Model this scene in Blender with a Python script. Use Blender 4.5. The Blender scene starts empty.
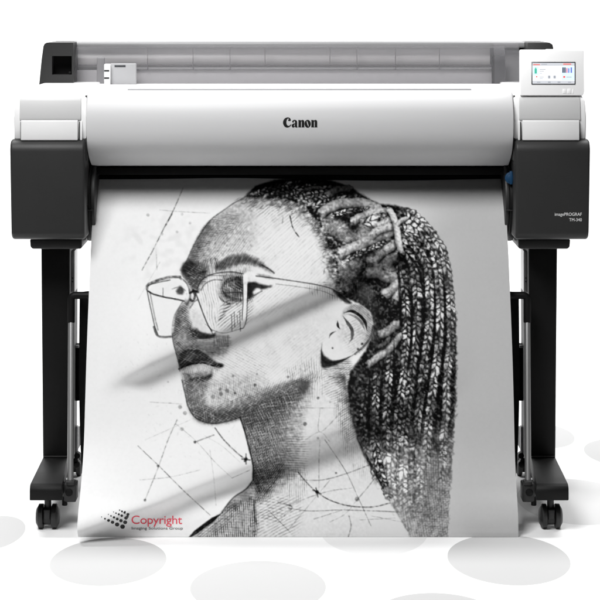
import bpy, bmesh, math
import numpy as np
from mathutils import Vector, Matrix

for blk in (bpy.data.objects, bpy.data.meshes, bpy.data.materials):
    for it in list(blk):
        blk.remove(it)
scene = bpy.context.scene
COL = scene.collection

# the camera stands 4.5 m in front of the printer, level, 1.1 m up
CAMD, CAMH, FPX, CX, HY = 4.5, 1.1, 2036.0, 299.5, 1.0


def fx(px, y=0.):
    return (px - CX) * (CAMD + y) / FPX


def fz(py, y=0.):
    return CAMH - (py - HY) * (CAMD + y) / FPX


# ---------------------------------------------------------------- materials
def mat(name, base, rough=.5, metal=0., spec=.5, grain=0., bump=0., scale=400., alpha=1., coat=0., emit=None, es=1., var=0.):
    m = bpy.data.materials.new(name)
    m.use_nodes = True
    nt = m.node_tree
    b = nt.nodes['Principled BSDF']
    b.inputs['Base Color'].default_value = (*base, 1)
    b.inputs['Roughness'].default_value = rough
    b.inputs['Metallic'].default_value = metal
    b.inputs['Specular IOR Level'].default_value = spec
    b.inputs['Coat Weight'].default_value = coat
    if emit:
        b.inputs['Emission Color'].default_value = (*emit, 1)
        b.inputs['Emission Strength'].default_value = es
    tc = nt.nodes.new('ShaderNodeTexCoord')
    if var or grain:
        n = nt.nodes.new('ShaderNodeTexNoise')
        n.inputs['Scale'].default_value = 9.
        n.inputs['Detail'].default_value = 6.
        nt.links.new(tc.outputs['Object'], n.inputs['Vector'])
        if var:
            mx = nt.nodes.new('ShaderNodeMix'); mx.data_type = 'RGBA'
            mx.inputs[6].default_value = (*[c * (1 - var) for c in base], 1)
            mx.inputs[7].default_value = (*[min(1, c * (1 + var)) for c in base], 1)
            nt.links.new(n.outputs['Fac'], mx.inputs[0])
            nt.links.new(mx.outputs[2], b.inputs['Base Color'])
        if grain:
            mr = nt.nodes.new('ShaderNodeMapRange')
            mr.inputs['To Min'].default_value = rough - grain
            mr.inputs['To Max'].default_value = rough + grain
            nt.links.new(n.outputs['Fac'], mr.inputs['Value'])
            nt.links.new(mr.outputs['Result'], b.inputs['Roughness'])
    if bump:
        n2 = nt.nodes.new('ShaderNodeTexNoise')
        n2.inputs['Scale'].default_value = scale
        n2.inputs['Detail'].default_value = 2.
        nt.links.new(tc.outputs['Object'], n2.inputs['Vector'])
        bp = nt.nodes.new('ShaderNodeBump')
        bp.inputs['Strength'].default_value = bump
        bp.inputs['Distance'].default_value = .001
        nt.links.new(n2.outputs['Fac'], bp.inputs['Height'])
        nt.links.new(bp.outputs['Normal'], b.inputs['Normal'])
    if alpha < 1:
        b.inputs['Alpha'].default_value = alpha
    return m


M = dict(
    sweep=mat('white_sweep', (.92, .92, .92), .9, spec=.1),
    panel=mat('panel_plastic', (.91, .91, .91), .38, bump=.04, scale=900),
    white=mat('white_plastic', (.93, .93, .93), .38, grain=.05, bump=.05, scale=900, var=.01),
    cover=mat('cover_plastic', (.64, .64, .645), .45, spec=.2, grain=.05, bump=.04, scale=900, var=.01),
    lid=mat('lid_plastic', (.60, .60, .60), .5, bump=.06, scale=900, var=.015),
    flap=mat('flap_plastic', (.84, .84, .84), .45, bump=.05, scale=900),  # flap paler than the lid: brightness of a lit slope put into the colour
    dark=mat('dark_plastic', (.027, .027, .027), .48, spec=.3, grain=.06, bump=.10, scale=700, var=.06),
    darker=mat('bracket_plastic', (.022, .022, .022), .5, bump=.1, scale=700, var=.05),
    black=mat('black_steel', (.0040, .0040, .0040), .55, spec=.2, grain=.08, bump=.12, scale=600, var=.08),
    pit=mat('black_interior', (.003, .003, .003), .8, spec=.2),
    rubber=mat('caster_rubber', (.012, .012, .012), .5, bump=.1, scale=500),
    cloth=mat('basket_cloth', (.006, .006, .006), .85, spec=.2, bump=.5, scale=1400, var=.1),
    tube=mat('silver_tube', (.30, .30, .30), .38, metal=.55, grain=.06, bump=.05, scale=500),
    groove=mat('seam_shadow_gap', (.03, .03, .03), .7),
    grey=mat('grey_plastic', (.36, .36, .37), .5, bump=.05, scale=600),
    tint=mat('roll_sheet', (.70, .685, .69), .5, var=.03),
    tint2=mat('roll_cover_rail', (.25, .25, .255), .42, var=.04),
    tint3=mat('roll_cover_inner', (.46, .455, .465), .45, var=.04),
    line=mat('cover_seam', (.09, .085, .09), .6),
    ink=mat('black_lettering', (.004, .004, .004), .5),
    pale=mat('pale_lettering', (.85, .85, .85), .5),
    red=mat('red_lettering', (.78, .05, .09), .6),
    blue=mat('blue_dial', (.006, .045, .11), .4),
    bezel=mat('screen_bezel', (.035, .037, .042), .25),
)
# the clear dust cover over the paper roll
_c = bpy.data.materials.new('clear_cover'); _c.use_nodes = True
_nt = _c.node_tree; _b = _nt.nodes['Principled BSDF']
_tr = _nt.nodes.new('ShaderNodeBsdfTransparent'); _tr.inputs['Color'].default_value = (.93, .925, .927, 1)
_gl = _nt.nodes.new('ShaderNodeBsdfPrincipled'); _gl.inputs['Base Color'].default_value = (.42, .42, .44, 1); _gl.inputs['Roughness'].default_value = .22
_mx = _nt.nodes.new('ShaderNodeMixShader'); _mx.inputs[0].default_value = .11
_nt.links.new(_tr.outputs[0], _mx.inputs[1]); _nt.links.new(_gl.outputs[0], _mx.inputs[2])
_nt.links.new(_mx.outputs[0], _nt.nodes['Material Output'].inputs['Surface']); _nt.nodes.remove(_b)
M['clear'] = _c


def glow(name, c, s=1.):
    return mat(name, tuple(.4 * v for v in c), .3, emit=c, es=s)


# ---------------------------------------------------------------- mesh helpers
def link(name, bm, m, parent=None, smooth=True, bevel=0., segs=2, angle=35):
    bmesh.ops.remove_doubles(bm, verts=bm.verts, dist=1e-6)
    bmesh.ops.recalc_face_normals(bm, faces=bm.faces)
    if bevel:
        es = [e for e in bm.edges if len(e.link_faces) == 2 and e.calc_face_angle() > math.radians(angle)]
        bmesh.ops.bevel(bm, geom=es, offset=bevel, segments=segs, profile=.5, affect='EDGES', clamp_overlap=True)
    me = bpy.data.meshes.new(name)
    bm.to_mesh(me); bm.free()
    o = bpy.data.objects.new(name, me)
    COL.objects.link(o)
    if m:
        me.materials.append(m)
    if smooth:
        me.polygons.foreach_set('use_smooth', [True] * len(me.polygons))
        try:
            me.set_sharp_from_angle(angle=math.radians(40))
        except Exception:
            pass
    if parent:
        o.parent = parent
    return o


def add_box(bm, x0, x1, y0, y1, z0, z1):
    vs = [bm.verts.new((x, y, z)) for x in (x0, x1) for y in (y0, y1) for z in (z0, z1)]
    for f in ((0, 1, 3, 2), (4, 6, 7, 5), (0, 4, 5, 1), (2, 3, 7, 6), (0, 2, 6, 4), (1, 5, 7, 3)):
        bm.faces.new([vs[i] for i in f])
    return vs


def box(x0, x1, y0, y1, z0, z1):
    bm = bmesh.new(); add_box(bm, x0, x1, y0, y1, z0, z1); return bm


def add_prism_x(bm, prof, x0, x1):
    """profile of (y, z) swept along x"""
    a = [bm.verts.new((x0, y, z)) for y, z in prof]; b = [bm.verts.new((x1, y, z)) for y, z in prof]
    n = len(prof)
    bm.faces.new(a); bm.faces.new(b[::-1])
    for i in range(n):
        bm.faces.new((a[i], b[i], b[(i + 1) % n], a[(i + 1) % n]))


def add_prism_y(bm, prof, y0, y1, prof1=None):
    """outline of (x, z) swept along y"""
    a = [bm.verts.new((x, y0, z)) for x, z in prof]; b = [bm.verts.new((x, y1, z)) for x, z in (prof1 or prof)]
    n = len(prof)
    bm.faces.new(a); bm.faces.new(b[::-1])
    for i in range(n):
        bm.faces.new((a[i], b[i], b[(i + 1) % n], a[(i + 1) % n]))


def prism_x(prof, x0, x1):
    bm = bmesh.new(); add_prism_x(bm, prof, x0, x1); return bm


def prism_y(prof, y0, y1, prof1=None):
    bm = bmesh.new(); add_prism_y(bm, prof, y0, y1, prof1); return bm


def add_cyl(bm, c, axis, r, h, seg=32, r2=None, inset=0.):
    mtx = Vector((0, 0, 1)).rotation_difference(Vector(axis).normalized()).to_matrix().to_4x4()
    mtx.translation = Vector(c)
    bmesh.ops.create_cone(bm, cap_ends=True, segments=seg, radius1=r, radius2=r if r2 is None else r2, depth=h, matrix=mtx)


def add_tube(bm, pts, r, seg=16):
    ps = [Vector(p) for p in pts]; rings = []
    up = Vector((0, 1, 0))
    for i, p in enumerate(ps):
        t = (ps[min(i + 1, len(ps) - 1)] - ps[max(i - 1, 0)]).normalized()
        s = t.cross(up)
        if s.length < 1e-3:
            s = t.cross(Vector((1, 0, 0)))
        s.normalize(); u = s.cross(t)
        rings.append([bm.verts.new(p + (s * math.cos(a) + u * math.sin(a)) * r) for a in [k * 2 * math.pi / seg for k in range(seg)]])
    for a, b in zip(rings[:-1], rings[1:]):
        for k in range(seg):
            bm.faces.new((a[k], a[(k + 1) % seg], b[(k + 1) % seg], b[k]))
    bm.faces.new(rings[0]); bm.faces.new(rings[-1][::-1])


def arc(c, r, a0, a1, n=6):
    return [(c[0] + r * math.cos(math.radians(a0 + (a1 - a0) * i / n)), c[1] + r * math.sin(math.radians(a0 + (a1 - a0) * i / n))) for i in range(n + 1)]


def text_shape(body, size, spacing=1.):
    cu = bpy.data.curves.new('text_shape', 'FONT')
    cu.body = body; cu.size = size; cu.space_character = spacing; cu.resolution_u = 5
    return flat_mesh(cu)


def flat_mesh(cu):
    o = bpy.data.objects.new('shape', cu); COL.objects.link(o)
    bpy.context.view_layer.update()
    me = bpy.data.meshes.new_from_object(o.evaluated_get(bpy.context.evaluated_depsgraph_get()))
    v = np.array([w.co[:2] for w in me.vertices]); f = [tuple(p.vertices) for p in me.polygons]
    bpy.data.objects.remove(o); bpy.data.curves.remove(cu); bpy.data.meshes.remove(me)
    return v, f


def glyph_shape(loops):
    cu = bpy.data.curves.new('glyph_shape', 'CURVE'); cu.dimensions = '2D'; cu.fill_mode = 'BOTH'
    for lp in loops:
        s = cu.splines.new('POLY'); s.points.add(len(lp) - 1)
        for p, q in zip(s.points, lp):
            p.co = (q[0], q[1], 0, 1)
        s.use_cyclic_u = True
    return flat_mesh(cu)


def lay(name, v, f, place, m, parent, thick=0.):
    """lay a flat shape on a surface; place(x, z) gives the point on it"""
    bm = bmesh.new()
    vs = [bm.verts.new(place(x, z)) for x, z in v]
    for q in f:
        try:
            bm.faces.new([vs[i] for i in q])
        except ValueError:
            pass
    return link(name, bm, m, parent, smooth=False)


def mbox(name, m, parent, *a, bevel=.002, segs=2):
    return link(name, box(*a), m, parent, bevel=bevel, segs=segs)


# ---------------------------------------------------------------- the printed drawing
# tones of the print, drawn stroke by stroke on a numpy sheet (x 74..520, y 172..544)
AX0, AY0, AX1, AY1, AS = 74.0, 172.0, 520.0, 544.0, 2.0
AW, AH = int((AX1 - AX0) * AS), int((AY1 - AY0) * AS)
rng = np.random.default_rng(7)
XX = AX0 + (np.arange(AW) + .5) / AS
YY = AY0 + (np.arange(AH) + .5) / AS
GX, GY = np.meshgrid(XX, YY)


def blur(a, r):
    r = int(round(r * AS * .6))
    if r < 1:
        return a
    for _ in range(3):
        for ax in (0, 1):
            p = np.pad(a, [(r + 1, r) if k == ax else (0, 0) for k in (0, 1)], mode='edge')
            c = np.cumsum(p, axis=ax)
            n = a.shape[ax]
            hi = np.take(c, np.arange(2 * r + 1, 2 * r + 1 + n), axis=ax)
            lo = np.take(c, np.arange(0, n), axis=ax)
            a = (hi - lo) / (2 * r + 1)
    return a


def nz(r, seed=None):
    g = (rng if seed is None else np.random.default_rng(seed)).standard_normal((AH, AW))
    g = blur(g, r)
    return g / (g.std() + 1e-9)


N1, N2, N4, N9 = nz(.5), nz(1.2), nz(3), nz(8)
NC = np.clip(N2, -1.2, 1.2)


def cr(pts, n=10):
    p = np.array(pts, float)
    if len(p) < 3:
        return p
    q = np.vstack([2 * p[0] - p[1], p, 2 * p[-1] - p[-2]])
    out = []
    for i in range(1, len(q) - 2):
        t = np.linspace(0, 1, n, endpoint=False)[:, None]
        a, b, c, d = q[i - 1], q[i], q[i + 1], q[i + 2]
        out.append(.5 * (2 * b + (c - a) * t + (2 * a - 5 * b + 4 * c - d) * t ** 2 + (3 * b - a - 3 * c + d) * t ** 3))
    out.append(p[-1:])
    return np.vstack(out)


def poly(pts, soft=1., smooth=True):
    p = cr(list(pts) + [pts[0]], 6) if smooth else np.array(list(pts) + [pts[0]], float)
    m = np.zeros((AH, AW), bool)
    y0 = int(max(0, (p[:, 1].min() - AY0) * AS - 2)); y1 = int(min(AH, (p[:, 1].max() - AY0) * AS + 3))
    x0 = int(max(0, (p[:, 0].min() - AX0) * AS - 2)); x1 = int(min(AW, (p[:, 0].max() - AX0) * AS + 3))
    gx, gy = GX[y0:y1, x0:x1], GY[y0:y1, x0:x1]
    s = np.zeros(gx.shape, bool)
    for (ax, ay), (bx, by) in zip(p[:-1], p[1:]):
        if ay == by:
            continue
        c = (ay <= gy) != (by <= gy)
        s ^= c & (gx < ax + (gy - ay) * (bx - ax) / (by - ay))
    m[y0:y1, x0:x1] = s
    return blur(m.astype(float), soft)


G = np.zeros((AH, AW))


def paint(m, v, a=1.):
    global G
    m = m * a
    G = G * (1 - m) + v * m


def dark(m, a=1.):
    global G
    G = G * (1 - np.clip(m * a, 0, 1))


def near(pts, reach):
    """distance to a path, length along it and signed side, in the window the path needs"""
    p = cr(pts)
    y0 = int(max(0, (p[:, 1].min() - reach - AY0) * AS)); y1 = int(min(AH, (p[:, 1].max() + reach - AY0) * AS + 1))
    x0 = int(max(0, (p[:, 0].min() - reach - AX0) * AS)); x1 = int(min(AW, (p[:, 0].max() + reach - AX0) * AS + 1))
    gx, gy = GX[y0:y1, x0:x1], GY[y0:y1, x0:x1]
    D = np.full(gx.shape, 1e9); S = np.zeros(gx.shape); T = np.zeros(gx.shape)
    acc = 0.
    for a, b in zip(p[:-1], p[1:]):
        d = b - a; L = math.hypot(*d)
        if L < 1e-6:
            continue
        t = np.clip(((gx - a[0]) * d[0] + (gy - a[1]) * d[1]) / L ** 2, 0, 1)
        qx, qy = gx - a[0] - t * d[0], gy - a[1] - t * d[1]
        q = np.hypot(qx, qy); k = q < D
        D[k] = q[k]; S[k] = (acc + t * L)[k]
        T[k] = (np.sign(d[0] * qy - d[1] * qx) * q)[k]
        acc += L
    return (slice(y0, y1), slice(x0, x1)), D, S, T, max(acc, 1e-6)


def stroke(pts, w=1., a=.8, v=0., taper=0., rough=.25):
    sl, D, S, T, L = near(pts, w + 2)
    ww = w * .5
    if taper:
        u = S / L
        ww = ww * np.clip(np.minimum(u, 1 - u) * 2 / taper, .15, 1)
    c = np.clip((ww - D) * AS * .8 + .5, 0, 1) * a
    c = np.clip(c * (1 + rough * .55 * NC[sl]), 0, 1)
    G[sl] = G[sl] * (1 - c) + v * c


def hatch(m, ang, sp=2., w=.5, a=.6, v=0., wob=.5, patch=.5):
    """pen lines across a mask: angle in degrees, spacing and width in drawing units"""
    t = math.radians(ang)
    ac = -GX * math.sin(t) + GY * math.cos(t) + wob * .7 * N9 + .16 * N4
    sp = sp * .80
    ph = np.abs((ac / sp) % 1 - .5) * sp
    al = GX * math.cos(t) + GY * math.sin(t)
    row = np.floor(ac / sp)
    r1 = np.sin(row * 12.9898) * 43.7; r1 = r1 - np.floor(r1)
    brk = np.clip(.5 + .75 * np.sin(al * (.16 + .14 * r1) + r1 * 40 + .8 * N4), 0, 1)
    ww = w * .92 * (.65 + .6 * r1)
    c = np.clip((ww * .5 - ph) * AS * .9 + .5, 0, 1) * m * a * np.clip(1 - patch + patch * 1.3 * brk, 0, 1) * (1 + .25 * NC)
    global G
    c = np.clip(c, 0, 1)
    G = G * (1 - c) + v * c


def braid(pts, w, light=.75, low=.1, pitch=5., contrast=1.):
    """a plait: two rows of lobes, half a step apart, with dark notches between"""
    pitch = pitch * 1.04
    sl, D, S, T, L = near(pts, w * 1.2)
    h = w * .5 * (1 + .10 * np.sin(S * 1.1 + T) + .10 * N4[sl])
    t = np.clip(T / h, -1.3, 1.3)
    q = S + 1.25 * N4[sl] + 1.2 * N9[sl]
    side = (t > 0) * .5
    ph = (q / pitch + side - np.abs(t) * .50) % 1
    k = np.floor(q / pitch + side - np.abs(t) * .50) + 31 * (t > 0)
    vary = (.50 + .60 * np.sin(k * 12.9898 + w * 7.) ** 2) * np.clip(.92 + .22 * N9[sl], .5, 1.25)
    lobe = np.clip(np.sin(ph * math.pi), 0, 1) ** .8
    lobe = lobe * np.clip(1.15 - (np.abs(t) - .48) ** 2 * 3.2, 0, 1)
    lobe = np.clip((lobe - .22) * 1.4, 0, 1) * vary
    lobe = lobe * (1 + .24 * N1[sl] + .30 * NC[sl] + .22 * N4[sl])
    val = np.clip(low + (light * 1.18 - low) * (1 - contrast + contrast * lobe), .02, .97)
    c = np.clip((h - D) * AS * .5 + .5, 0, 1) * np.clip(S / 5 + .2 * N4[sl], 0, 1) * np.clip((L - S) / 14 + .25 * N4[sl], 0, 1)
    G[sl] = G[sl] * (1 - c) + val * c


def tube(pts, w, light=.7, low=.15, knots=0.):
    """a rolled lock of hair, lit from above, ragged where it leaves the scalp"""
    sl, D, S, T, L = near(pts, w)
    h = w * .5 * np.clip(np.minimum(S * 1.6, L - S) / (w * .6) + .45, .3, 1) * (1 + .07 * N4[sl] + .03 * NC[sl])
    t = np.clip(T / h, -1, 1)
    sh = np.clip(1 - (t + .30) ** 2 * .75, 0, 1)
    tw = np.sin((S + T * .9 + 1.2 * N4[sl]) / (w * .36) * 2 * math.pi * .5)
    sh = sh * (1 - .20 * np.clip(tw, 0, 1) * (t > -.35) - .12 * np.clip(tw - .5, 0, 1))
    if knots:
        sh = sh * (1 - .4 * np.clip(np.sin(S / knots * 2 * math.pi + t * 1.5), 0, 1) * (t > -.1))
    val = np.clip(low + (light - low) * sh * (1 + .07 * NC[sl] + .05 * N1[sl] + .07 * N4[sl]), .03, .97)
    c = np.clip((h - D) * AS * .5 + .5, 0, 1) * np.clip(S / 3 + .2 * N2[sl], 0, 1)
    G[sl] = G[sl] * (1 - c) + val * c
    # the dark it throws on the hair below
    o = np.clip(1 - (T - h) / 2.6, 0, 1) * (T > h * .9) * np.clip(S / 4, 0, 1) * np.clip((L - S) / 3, 0, 1)
    G[sl] = G[sl] * (1 - .55 * o)


def dot(x, y, r, a):
    d = np.hypot(GX - x, GY - y)
    dark(np.clip((r - d) * 1.2 + .5, 0, 1), a)


def draw_print():
    global G
    sst = lambda a, b, x: (lambda t: t * t * (3 - 2 * t))(np.clip((x - a) / (b - a), 0, 1))
    G[:] = .965
    # the tone greys towards the right margin
    paint(sst(350, 470, GX), .765)
    base = G.copy()
    # stained wash and specks around the face
    wash = poly([(130, 215), (190, 205), (200, 240), (175, 290), (140, 280), (120, 250)], 12)
    dark(wash * np.clip(N4, 0, 2), .022)
    dark(np.clip(N2 - 1.5, 0, 1) * poly([(120, 330), (190, 330), (240, 430), (200, 470), (130, 420)], 10), .05)

    # ------------------------------------------------ skin
    face = poly([(244, 197), (224, 210), (208, 222), (199, 234), (193, 246), (187, 260), (181, 268), (182, 276), (189, 285),
                 (188, 293), (183, 301), (175, 315), (172, 332), (174, 345), (178, 360), (179, 370), (182, 380), (185, 392),
                 (188, 406), (193, 415), (201, 421), (213, 423), (226, 421), (240, 417), (262, 408), (290, 396), (330, 380),
                 (360, 340), (345, 280), (330, 240), (312, 208), (280, 196)], .5)
    neck = poly([(240, 416), (245, 432), (249, 448), (253, 465), (253, 481), (246, 489), (234, 497), (222, 511), (205, 526), (186, 541),
                 (415, 541), (402, 521), (392, 504), (385, 492), (374, 475), (364, 456), (355, 432), (348, 400), (345, 375), (310, 372)], .5, False)
    paint(neck, .90)
    paint(face, .935)
    # forehead: grey wash from the outline inwards
    paint(face * poly([(246, 192), (222, 205), (205, 218), (190, 240), (178, 268), (202, 272), (214, 252), (236, 226), (262, 204)], 8), .70, .75)
    paint(face * poly([(212, 222), (236, 214), (258, 222), (252, 246), (226, 252), (210, 246)], 9), .76, .5)
    paint(face * poly([(205, 218), (193, 236), (184, 262), (196, 262), (203, 244), (212, 228)], 3), .42, .75)
    hatch(face * poly([(205, 215), (180, 262), (206, 262), (212, 240), (232, 230), (238, 214)], 3), 8, 2.2, .7, .55)
    hatch(face * poly([(208, 222), (190, 262), (222, 262), (250, 246), (240, 220)], 5), -52, 2.6, .5, .32)
    hatch(face * poly([(240, 198), (300, 200), (300, 225), (250, 214)], 4), -38, 3.2, .6, .35)
    hatch(face * poly([(250, 200), (240, 245), (318, 280), (325, 240), (300, 205)], 12), -42, 6, .7, .07)
    dark(face * poly([(205, 225), (250, 220), (255, 250), (200, 262)], 8) * np.clip(N2, 0, 2), .10)
    stroke([(245, 197), (234, 203), (224, 210), (214, 217), (208, 223), (203, 230)], 1.2, .45)
    stroke([(203, 230), (196, 241), (191, 251), (186, 262), (182, 268)], 1., .4)
    paint(face * poly([(212, 344), (240, 330), (300, 330), (316, 360), (290, 382), (240, 396), (214, 384)], 14), .93, .3)
    paint(face * poly([(296, 300), (330, 300), (330, 350), (306, 372), (292, 340)], 12), .88, .5)
    dark(face * np.clip(N9, -1, 2) * .5 + face * np.clip(N4, -1, 2) * .25, .035)
    hatch(face * poly([(228, 340), (320, 330), (318, 372), (240, 392)], 10), -40, 3.2, .6, .09)
    hatch(face * poly([(255, 214), (318, 230), (330, 290), (262, 262)], 8), -44, 3.6, .6, .10)
    # far brow and socket
    paint(face * poly([(180, 271), (183, 263), (190, 260), (198, 262), (207, 268), (204, 279), (196, 290), (190, 288), (183, 277)], 2.4), .30, .92)
    paint(poly([(181, 270), (184, 263), (191, 261), (196, 265), (196, 271), (189, 274), (183, 274)], 1.6), .10, .85)
    hatch(poly([(196, 262), (218, 258), (214, 276), (198, 276)], 2), 82, 2.1, .8, .6)
    hatch(face * poly([(184, 274), (206, 272), (203, 290), (190, 292)], 1), 3, 1.9, .8, .6)
    stroke([(188, 276), (196, 274), (207, 271)], 1.2, .55)
    # nose: the shaded side
    paint(face * poly([(186, 299), (175, 314), (171, 332), (173, 346), (178, 362), (196, 362), (203, 352), (196, 341), (190, 326), (188, 312), (192, 298)], 2.6), .46, .9)
    paint(face * poly([(180, 306), (173, 320), (172, 334), (177, 336), (180, 322), (185, 308)], 1.8), .26, .7)
    paint(face * poly([(186, 322), (194, 328), (200, 333), (196, 341), (188, 336)], 2), .30, .6)
    paint(face * poly([(189, 312), (198, 311), (206, 324), (205, 334), (194, 327)], 2.5), .86, .85)
    paint(face * poly([(200, 345), (222, 345), (226, 356), (212, 356)], 4), .62, .7)
    paint(poly([(190, 331), (196, 328), (201, 332), (214, 334), (217, 330), (214, 337), (202, 339), (193, 337)], 1.2), .12, .9)
    hatch(face * poly([(186, 300), (172, 330), (178, 364), (204, 360), (196, 338), (190, 318)], 1.5), 35, 2.3, .8, .55)
    hatch(face * poly([(186, 300), (172, 330), (178, 364), (204, 360), (196, 338), (190, 318)], 1.5), -28, 2.8, .7, .5, .75, patch=.9)
    hatch(face * poly([(192, 338), (228, 336), (226, 352), (196, 356)], 2), 4, 2.1, .7, .55)
    paint(face * poly([(176, 334), (186, 332), (190, 340), (180, 342)], 2), .48, .5)
    stroke([(183, 301), (178, 309), (174, 317), (172, 331), (174, 345), (178, 360), (180, 371)], 1.1, .5)
    stroke([(187, 294), (192, 301), (195, 296), (193, 290)], 2.2, .75)
    stroke([(190, 308), (194, 302), (197, 300)], 1.4, .5)
    # cheek hatching between nose and eye
    hatch(poly([(212, 318), (228, 300), (252, 300), (248, 322), (224, 330)], 2), -38, 3., .8, .5)
    for k in range(6):
        stroke([(216 + k * 1.2, 322 - k * 4), (224 + k * 3, 316 - k * 3.4)], 1.3, .55, taper=1)
    for k in range(5):
        stroke([(231.5 + k * 2.8, 315 - (k % 2) * 3), (232 + k * 2.8, 331 - (k % 3) * 4)], .8, .55)
    for p_, q_ in (((213, 336), (229, 336)), ((228, 335), (228, 347)), ((229, 346), (213, 346)), ((214, 347), (214, 335))):
        stroke([p_, q_], .7, .32)
    paint(poly([(214, 336), (228, 336), (228, 346), (214, 346)], .8, False), .60, .45)
    hatch(poly([(214, 336), (228, 336), (228, 346), (214, 346)], .5, False), 88, 2.8, .7, .28)
    # near brow
    paint(poly([(214, 267), (222, 260), (232, 256), (243, 255), (253, 258), (263, 265), (274, 273), (264, 269), (254, 264), (243, 263), (231, 266), (221, 270)], 1.3), .30, .9)
    hatch(poly([(214, 267), (232, 256), (254, 258), (274, 273), (243, 264), (221, 270)], .8), -62, 2.2, .8, .5, v=.75, patch=.9)
    hatch(poly([(213, 268), (232, 254), (255, 256), (266, 267), (243, 265), (221, 271)], 1), -55, 1.5, .7, .6)
    stroke([(262, 265), (269, 269), (274, 273)], 1.6, .6)
    stroke([(215, 258), (217, 266), (216, 272)], 1., .5)
    hatch(poly([(216, 268), (250, 264), (246, 278), (224, 282)], 2), 84, 2., .6, .45)
    # near eye
    paint(poly([(219, 284), (225, 278), (234, 275), (246, 277), (254, 282), (253, 296), (243, 301), (230, 301), (221, 295)], 2.6), .40, .85)
    paint(poly([(221, 276), (232, 270), (248, 272), (250, 278), (236, 277), (224, 282)], 2.5), .66, .6)
    stroke([(221, 289), (226, 282), (234, 278.5), (243, 279), (252, 283)], 4.2, .62, v=.08, taper=.5, rough=.9)
    stroke([(222, 287), (224, 293), (230, 298), (240, 300), (250, 298)], 3.2, .62, v=.1, taper=.6, rough=.9)
    paint(poly([(236, 281), (243, 280), (245, 288), (243, 296), (238, 296), (236, 289)], 1.4), .10, .75)
    paint(poly([(226, 287), (231, 283), (235, 285), (235, 292), (230, 295), (227, 292)], 1.5), .50, .5)
    hatch(poly([(219, 282), (252, 276), (252, 300), (222, 300)], 1.5), 4, 2.2, .8, .5)
    hatch(poly([(219, 276), (252, 272), (252, 302), (222, 302)], 1.5), 70, 2.2, .7, .5)
    hatch(poly([(221, 280), (244, 276), (244, 299), (224, 299)], 1), 84, 2.6, .8, .45, v=.92, patch=.9)
    hatch(poly([(222, 284), (244, 282), (244, 298), (224, 298)], 1), 30, 3.2, .7, .40, v=.92, patch=.9)
    stroke([(224, 293), (234, 292.5), (244, 293)], .9, .5)
    stroke([(217, 284), (217.5, 293), (222, 300), (230, 304)], 1.4, .35, rough=.6)
    paint(poly([(246, 283), (254, 282), (264, 285), (273, 286), (264, 289), (256, 290), (252, 296), (248, 297)], .8), .08, .92)
    paint(poly([(252.5, 292), (257, 288), (260.5, 290), (254, 294)], .5), .98, .95)
    stroke([(249, 298), (255, 295), (262, 291)], 1.2, .45)
    paint(poly([(256, 274), (266, 275), (275, 279), (265, 278)], 1), .38, .6)
    hatch(poly([(255, 288), (300, 286), (285, 308), (250, 318)], 6), -42, 3.6, .6, .16)
    # mouth
    paint(face * poly([(177, 362), (181, 353), (189, 349), (198, 350), (207, 355), (215, 361), (223, 365.5), (217, 367), (207, 362.5), (196, 363), (182, 368)], .9), .17, .95)
    paint(face * poly([(179, 351), (184, 343), (194, 341), (206, 346), (212, 355), (206, 353), (198, 348), (189, 347)], 1.6), .62, .75)
    paint(face * poly([(184, 357), (190, 353), (198, 353), (206, 357), (198, 358), (188, 360)], 1.6), .44, .65)
    paint(face * poly([(181, 368.5), (190, 365), (203, 363.5), (215, 367), (219, 368), (213, 373), (205, 377), (193, 378), (184, 375)], 1.3), .60, .92)
    paint(face * poly([(183, 369), (192, 365.5), (204, 364.5), (214, 368), (208, 371.5), (198, 373), (187, 372)], 1.5), .90, .9)
    hatch(face * poly([(181, 368), (219, 366), (210, 378), (186, 378)], 1), 78, 2.4, .6, .30)
    paint(poly([(214, 364), (221, 363.5), (224, 366), (219, 368)], .9), .08, .9)
    stroke([(179, 369), (189, 364.6), (203, 362.8), (213, 365.6), (221, 366)], 1.9, .85, v=.03, rough=.6)
    stroke([(181, 352.5), (188, 348.3), (194, 349.5), (198, 348.8), (207, 353.4), (217, 360.5)], 1.1, .55, v=.82, taper=.8)
    # lip shadow, chin
    paint(face * poly([(182, 377), (192, 379), (206, 378), (214, 374), (207, 384), (203, 396), (210, 408), (240, 408), (262, 400), (262, 410),
                       (240, 419), (213, 425), (196, 419), (187, 405), (183, 386)], 3), .47, .92)
    paint(poly([(190, 378), (204, 376.5), (212, 373.5), (209, 379.5), (198, 382), (189, 380)], 1.2), .15, .88)
    paint(face * poly([(210, 384), (234, 374), (262, 376), (262, 392), (236, 402), (214, 400)], 5), .82, .8)
    hatch(face * poly([(182, 374), (212, 374), (208, 396), (214, 410), (240, 406), (226, 424), (195, 420)], 2), 22, 2.2, .7, .5)
    hatch(face * poly([(182, 374), (206, 376), (204, 400), (214, 412), (200, 422), (188, 400)], 2), 76, 2.4, .7, .5)
    hatch(poly([(205, 350), (262, 352), (262, 400), (216, 404)], 6), 28, 3., .6, .15)
    hatch(poly([(208, 384), (252, 378), (250, 402), (214, 410)], 3), 84, 2.3, .6, .32)
    paint(face * poly([(188, 384), (200, 380), (206, 388), (203, 402), (196, 408), (190, 398)], 4), .50, .6)
    paint(face * poly([(186, 376), (190, 376), (194, 404), (189, 402)], 2), .26, .5)
    # jaw line
    paint(poly([(188, 405), (200, 412), (222, 411), (244, 405), (266, 396), (284, 388), (300, 382), (311, 382), (304, 390), (286, 402),
                (262, 412), (240, 419), (214, 424), (196, 420)], 2.4), .27, .8)
    paint(poly([(200, 411), (222, 406), (246, 399), (272, 388), (300, 378), (302, 383), (270, 396), (240, 408), (215, 414)], 2.5), .45, .6)
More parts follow.
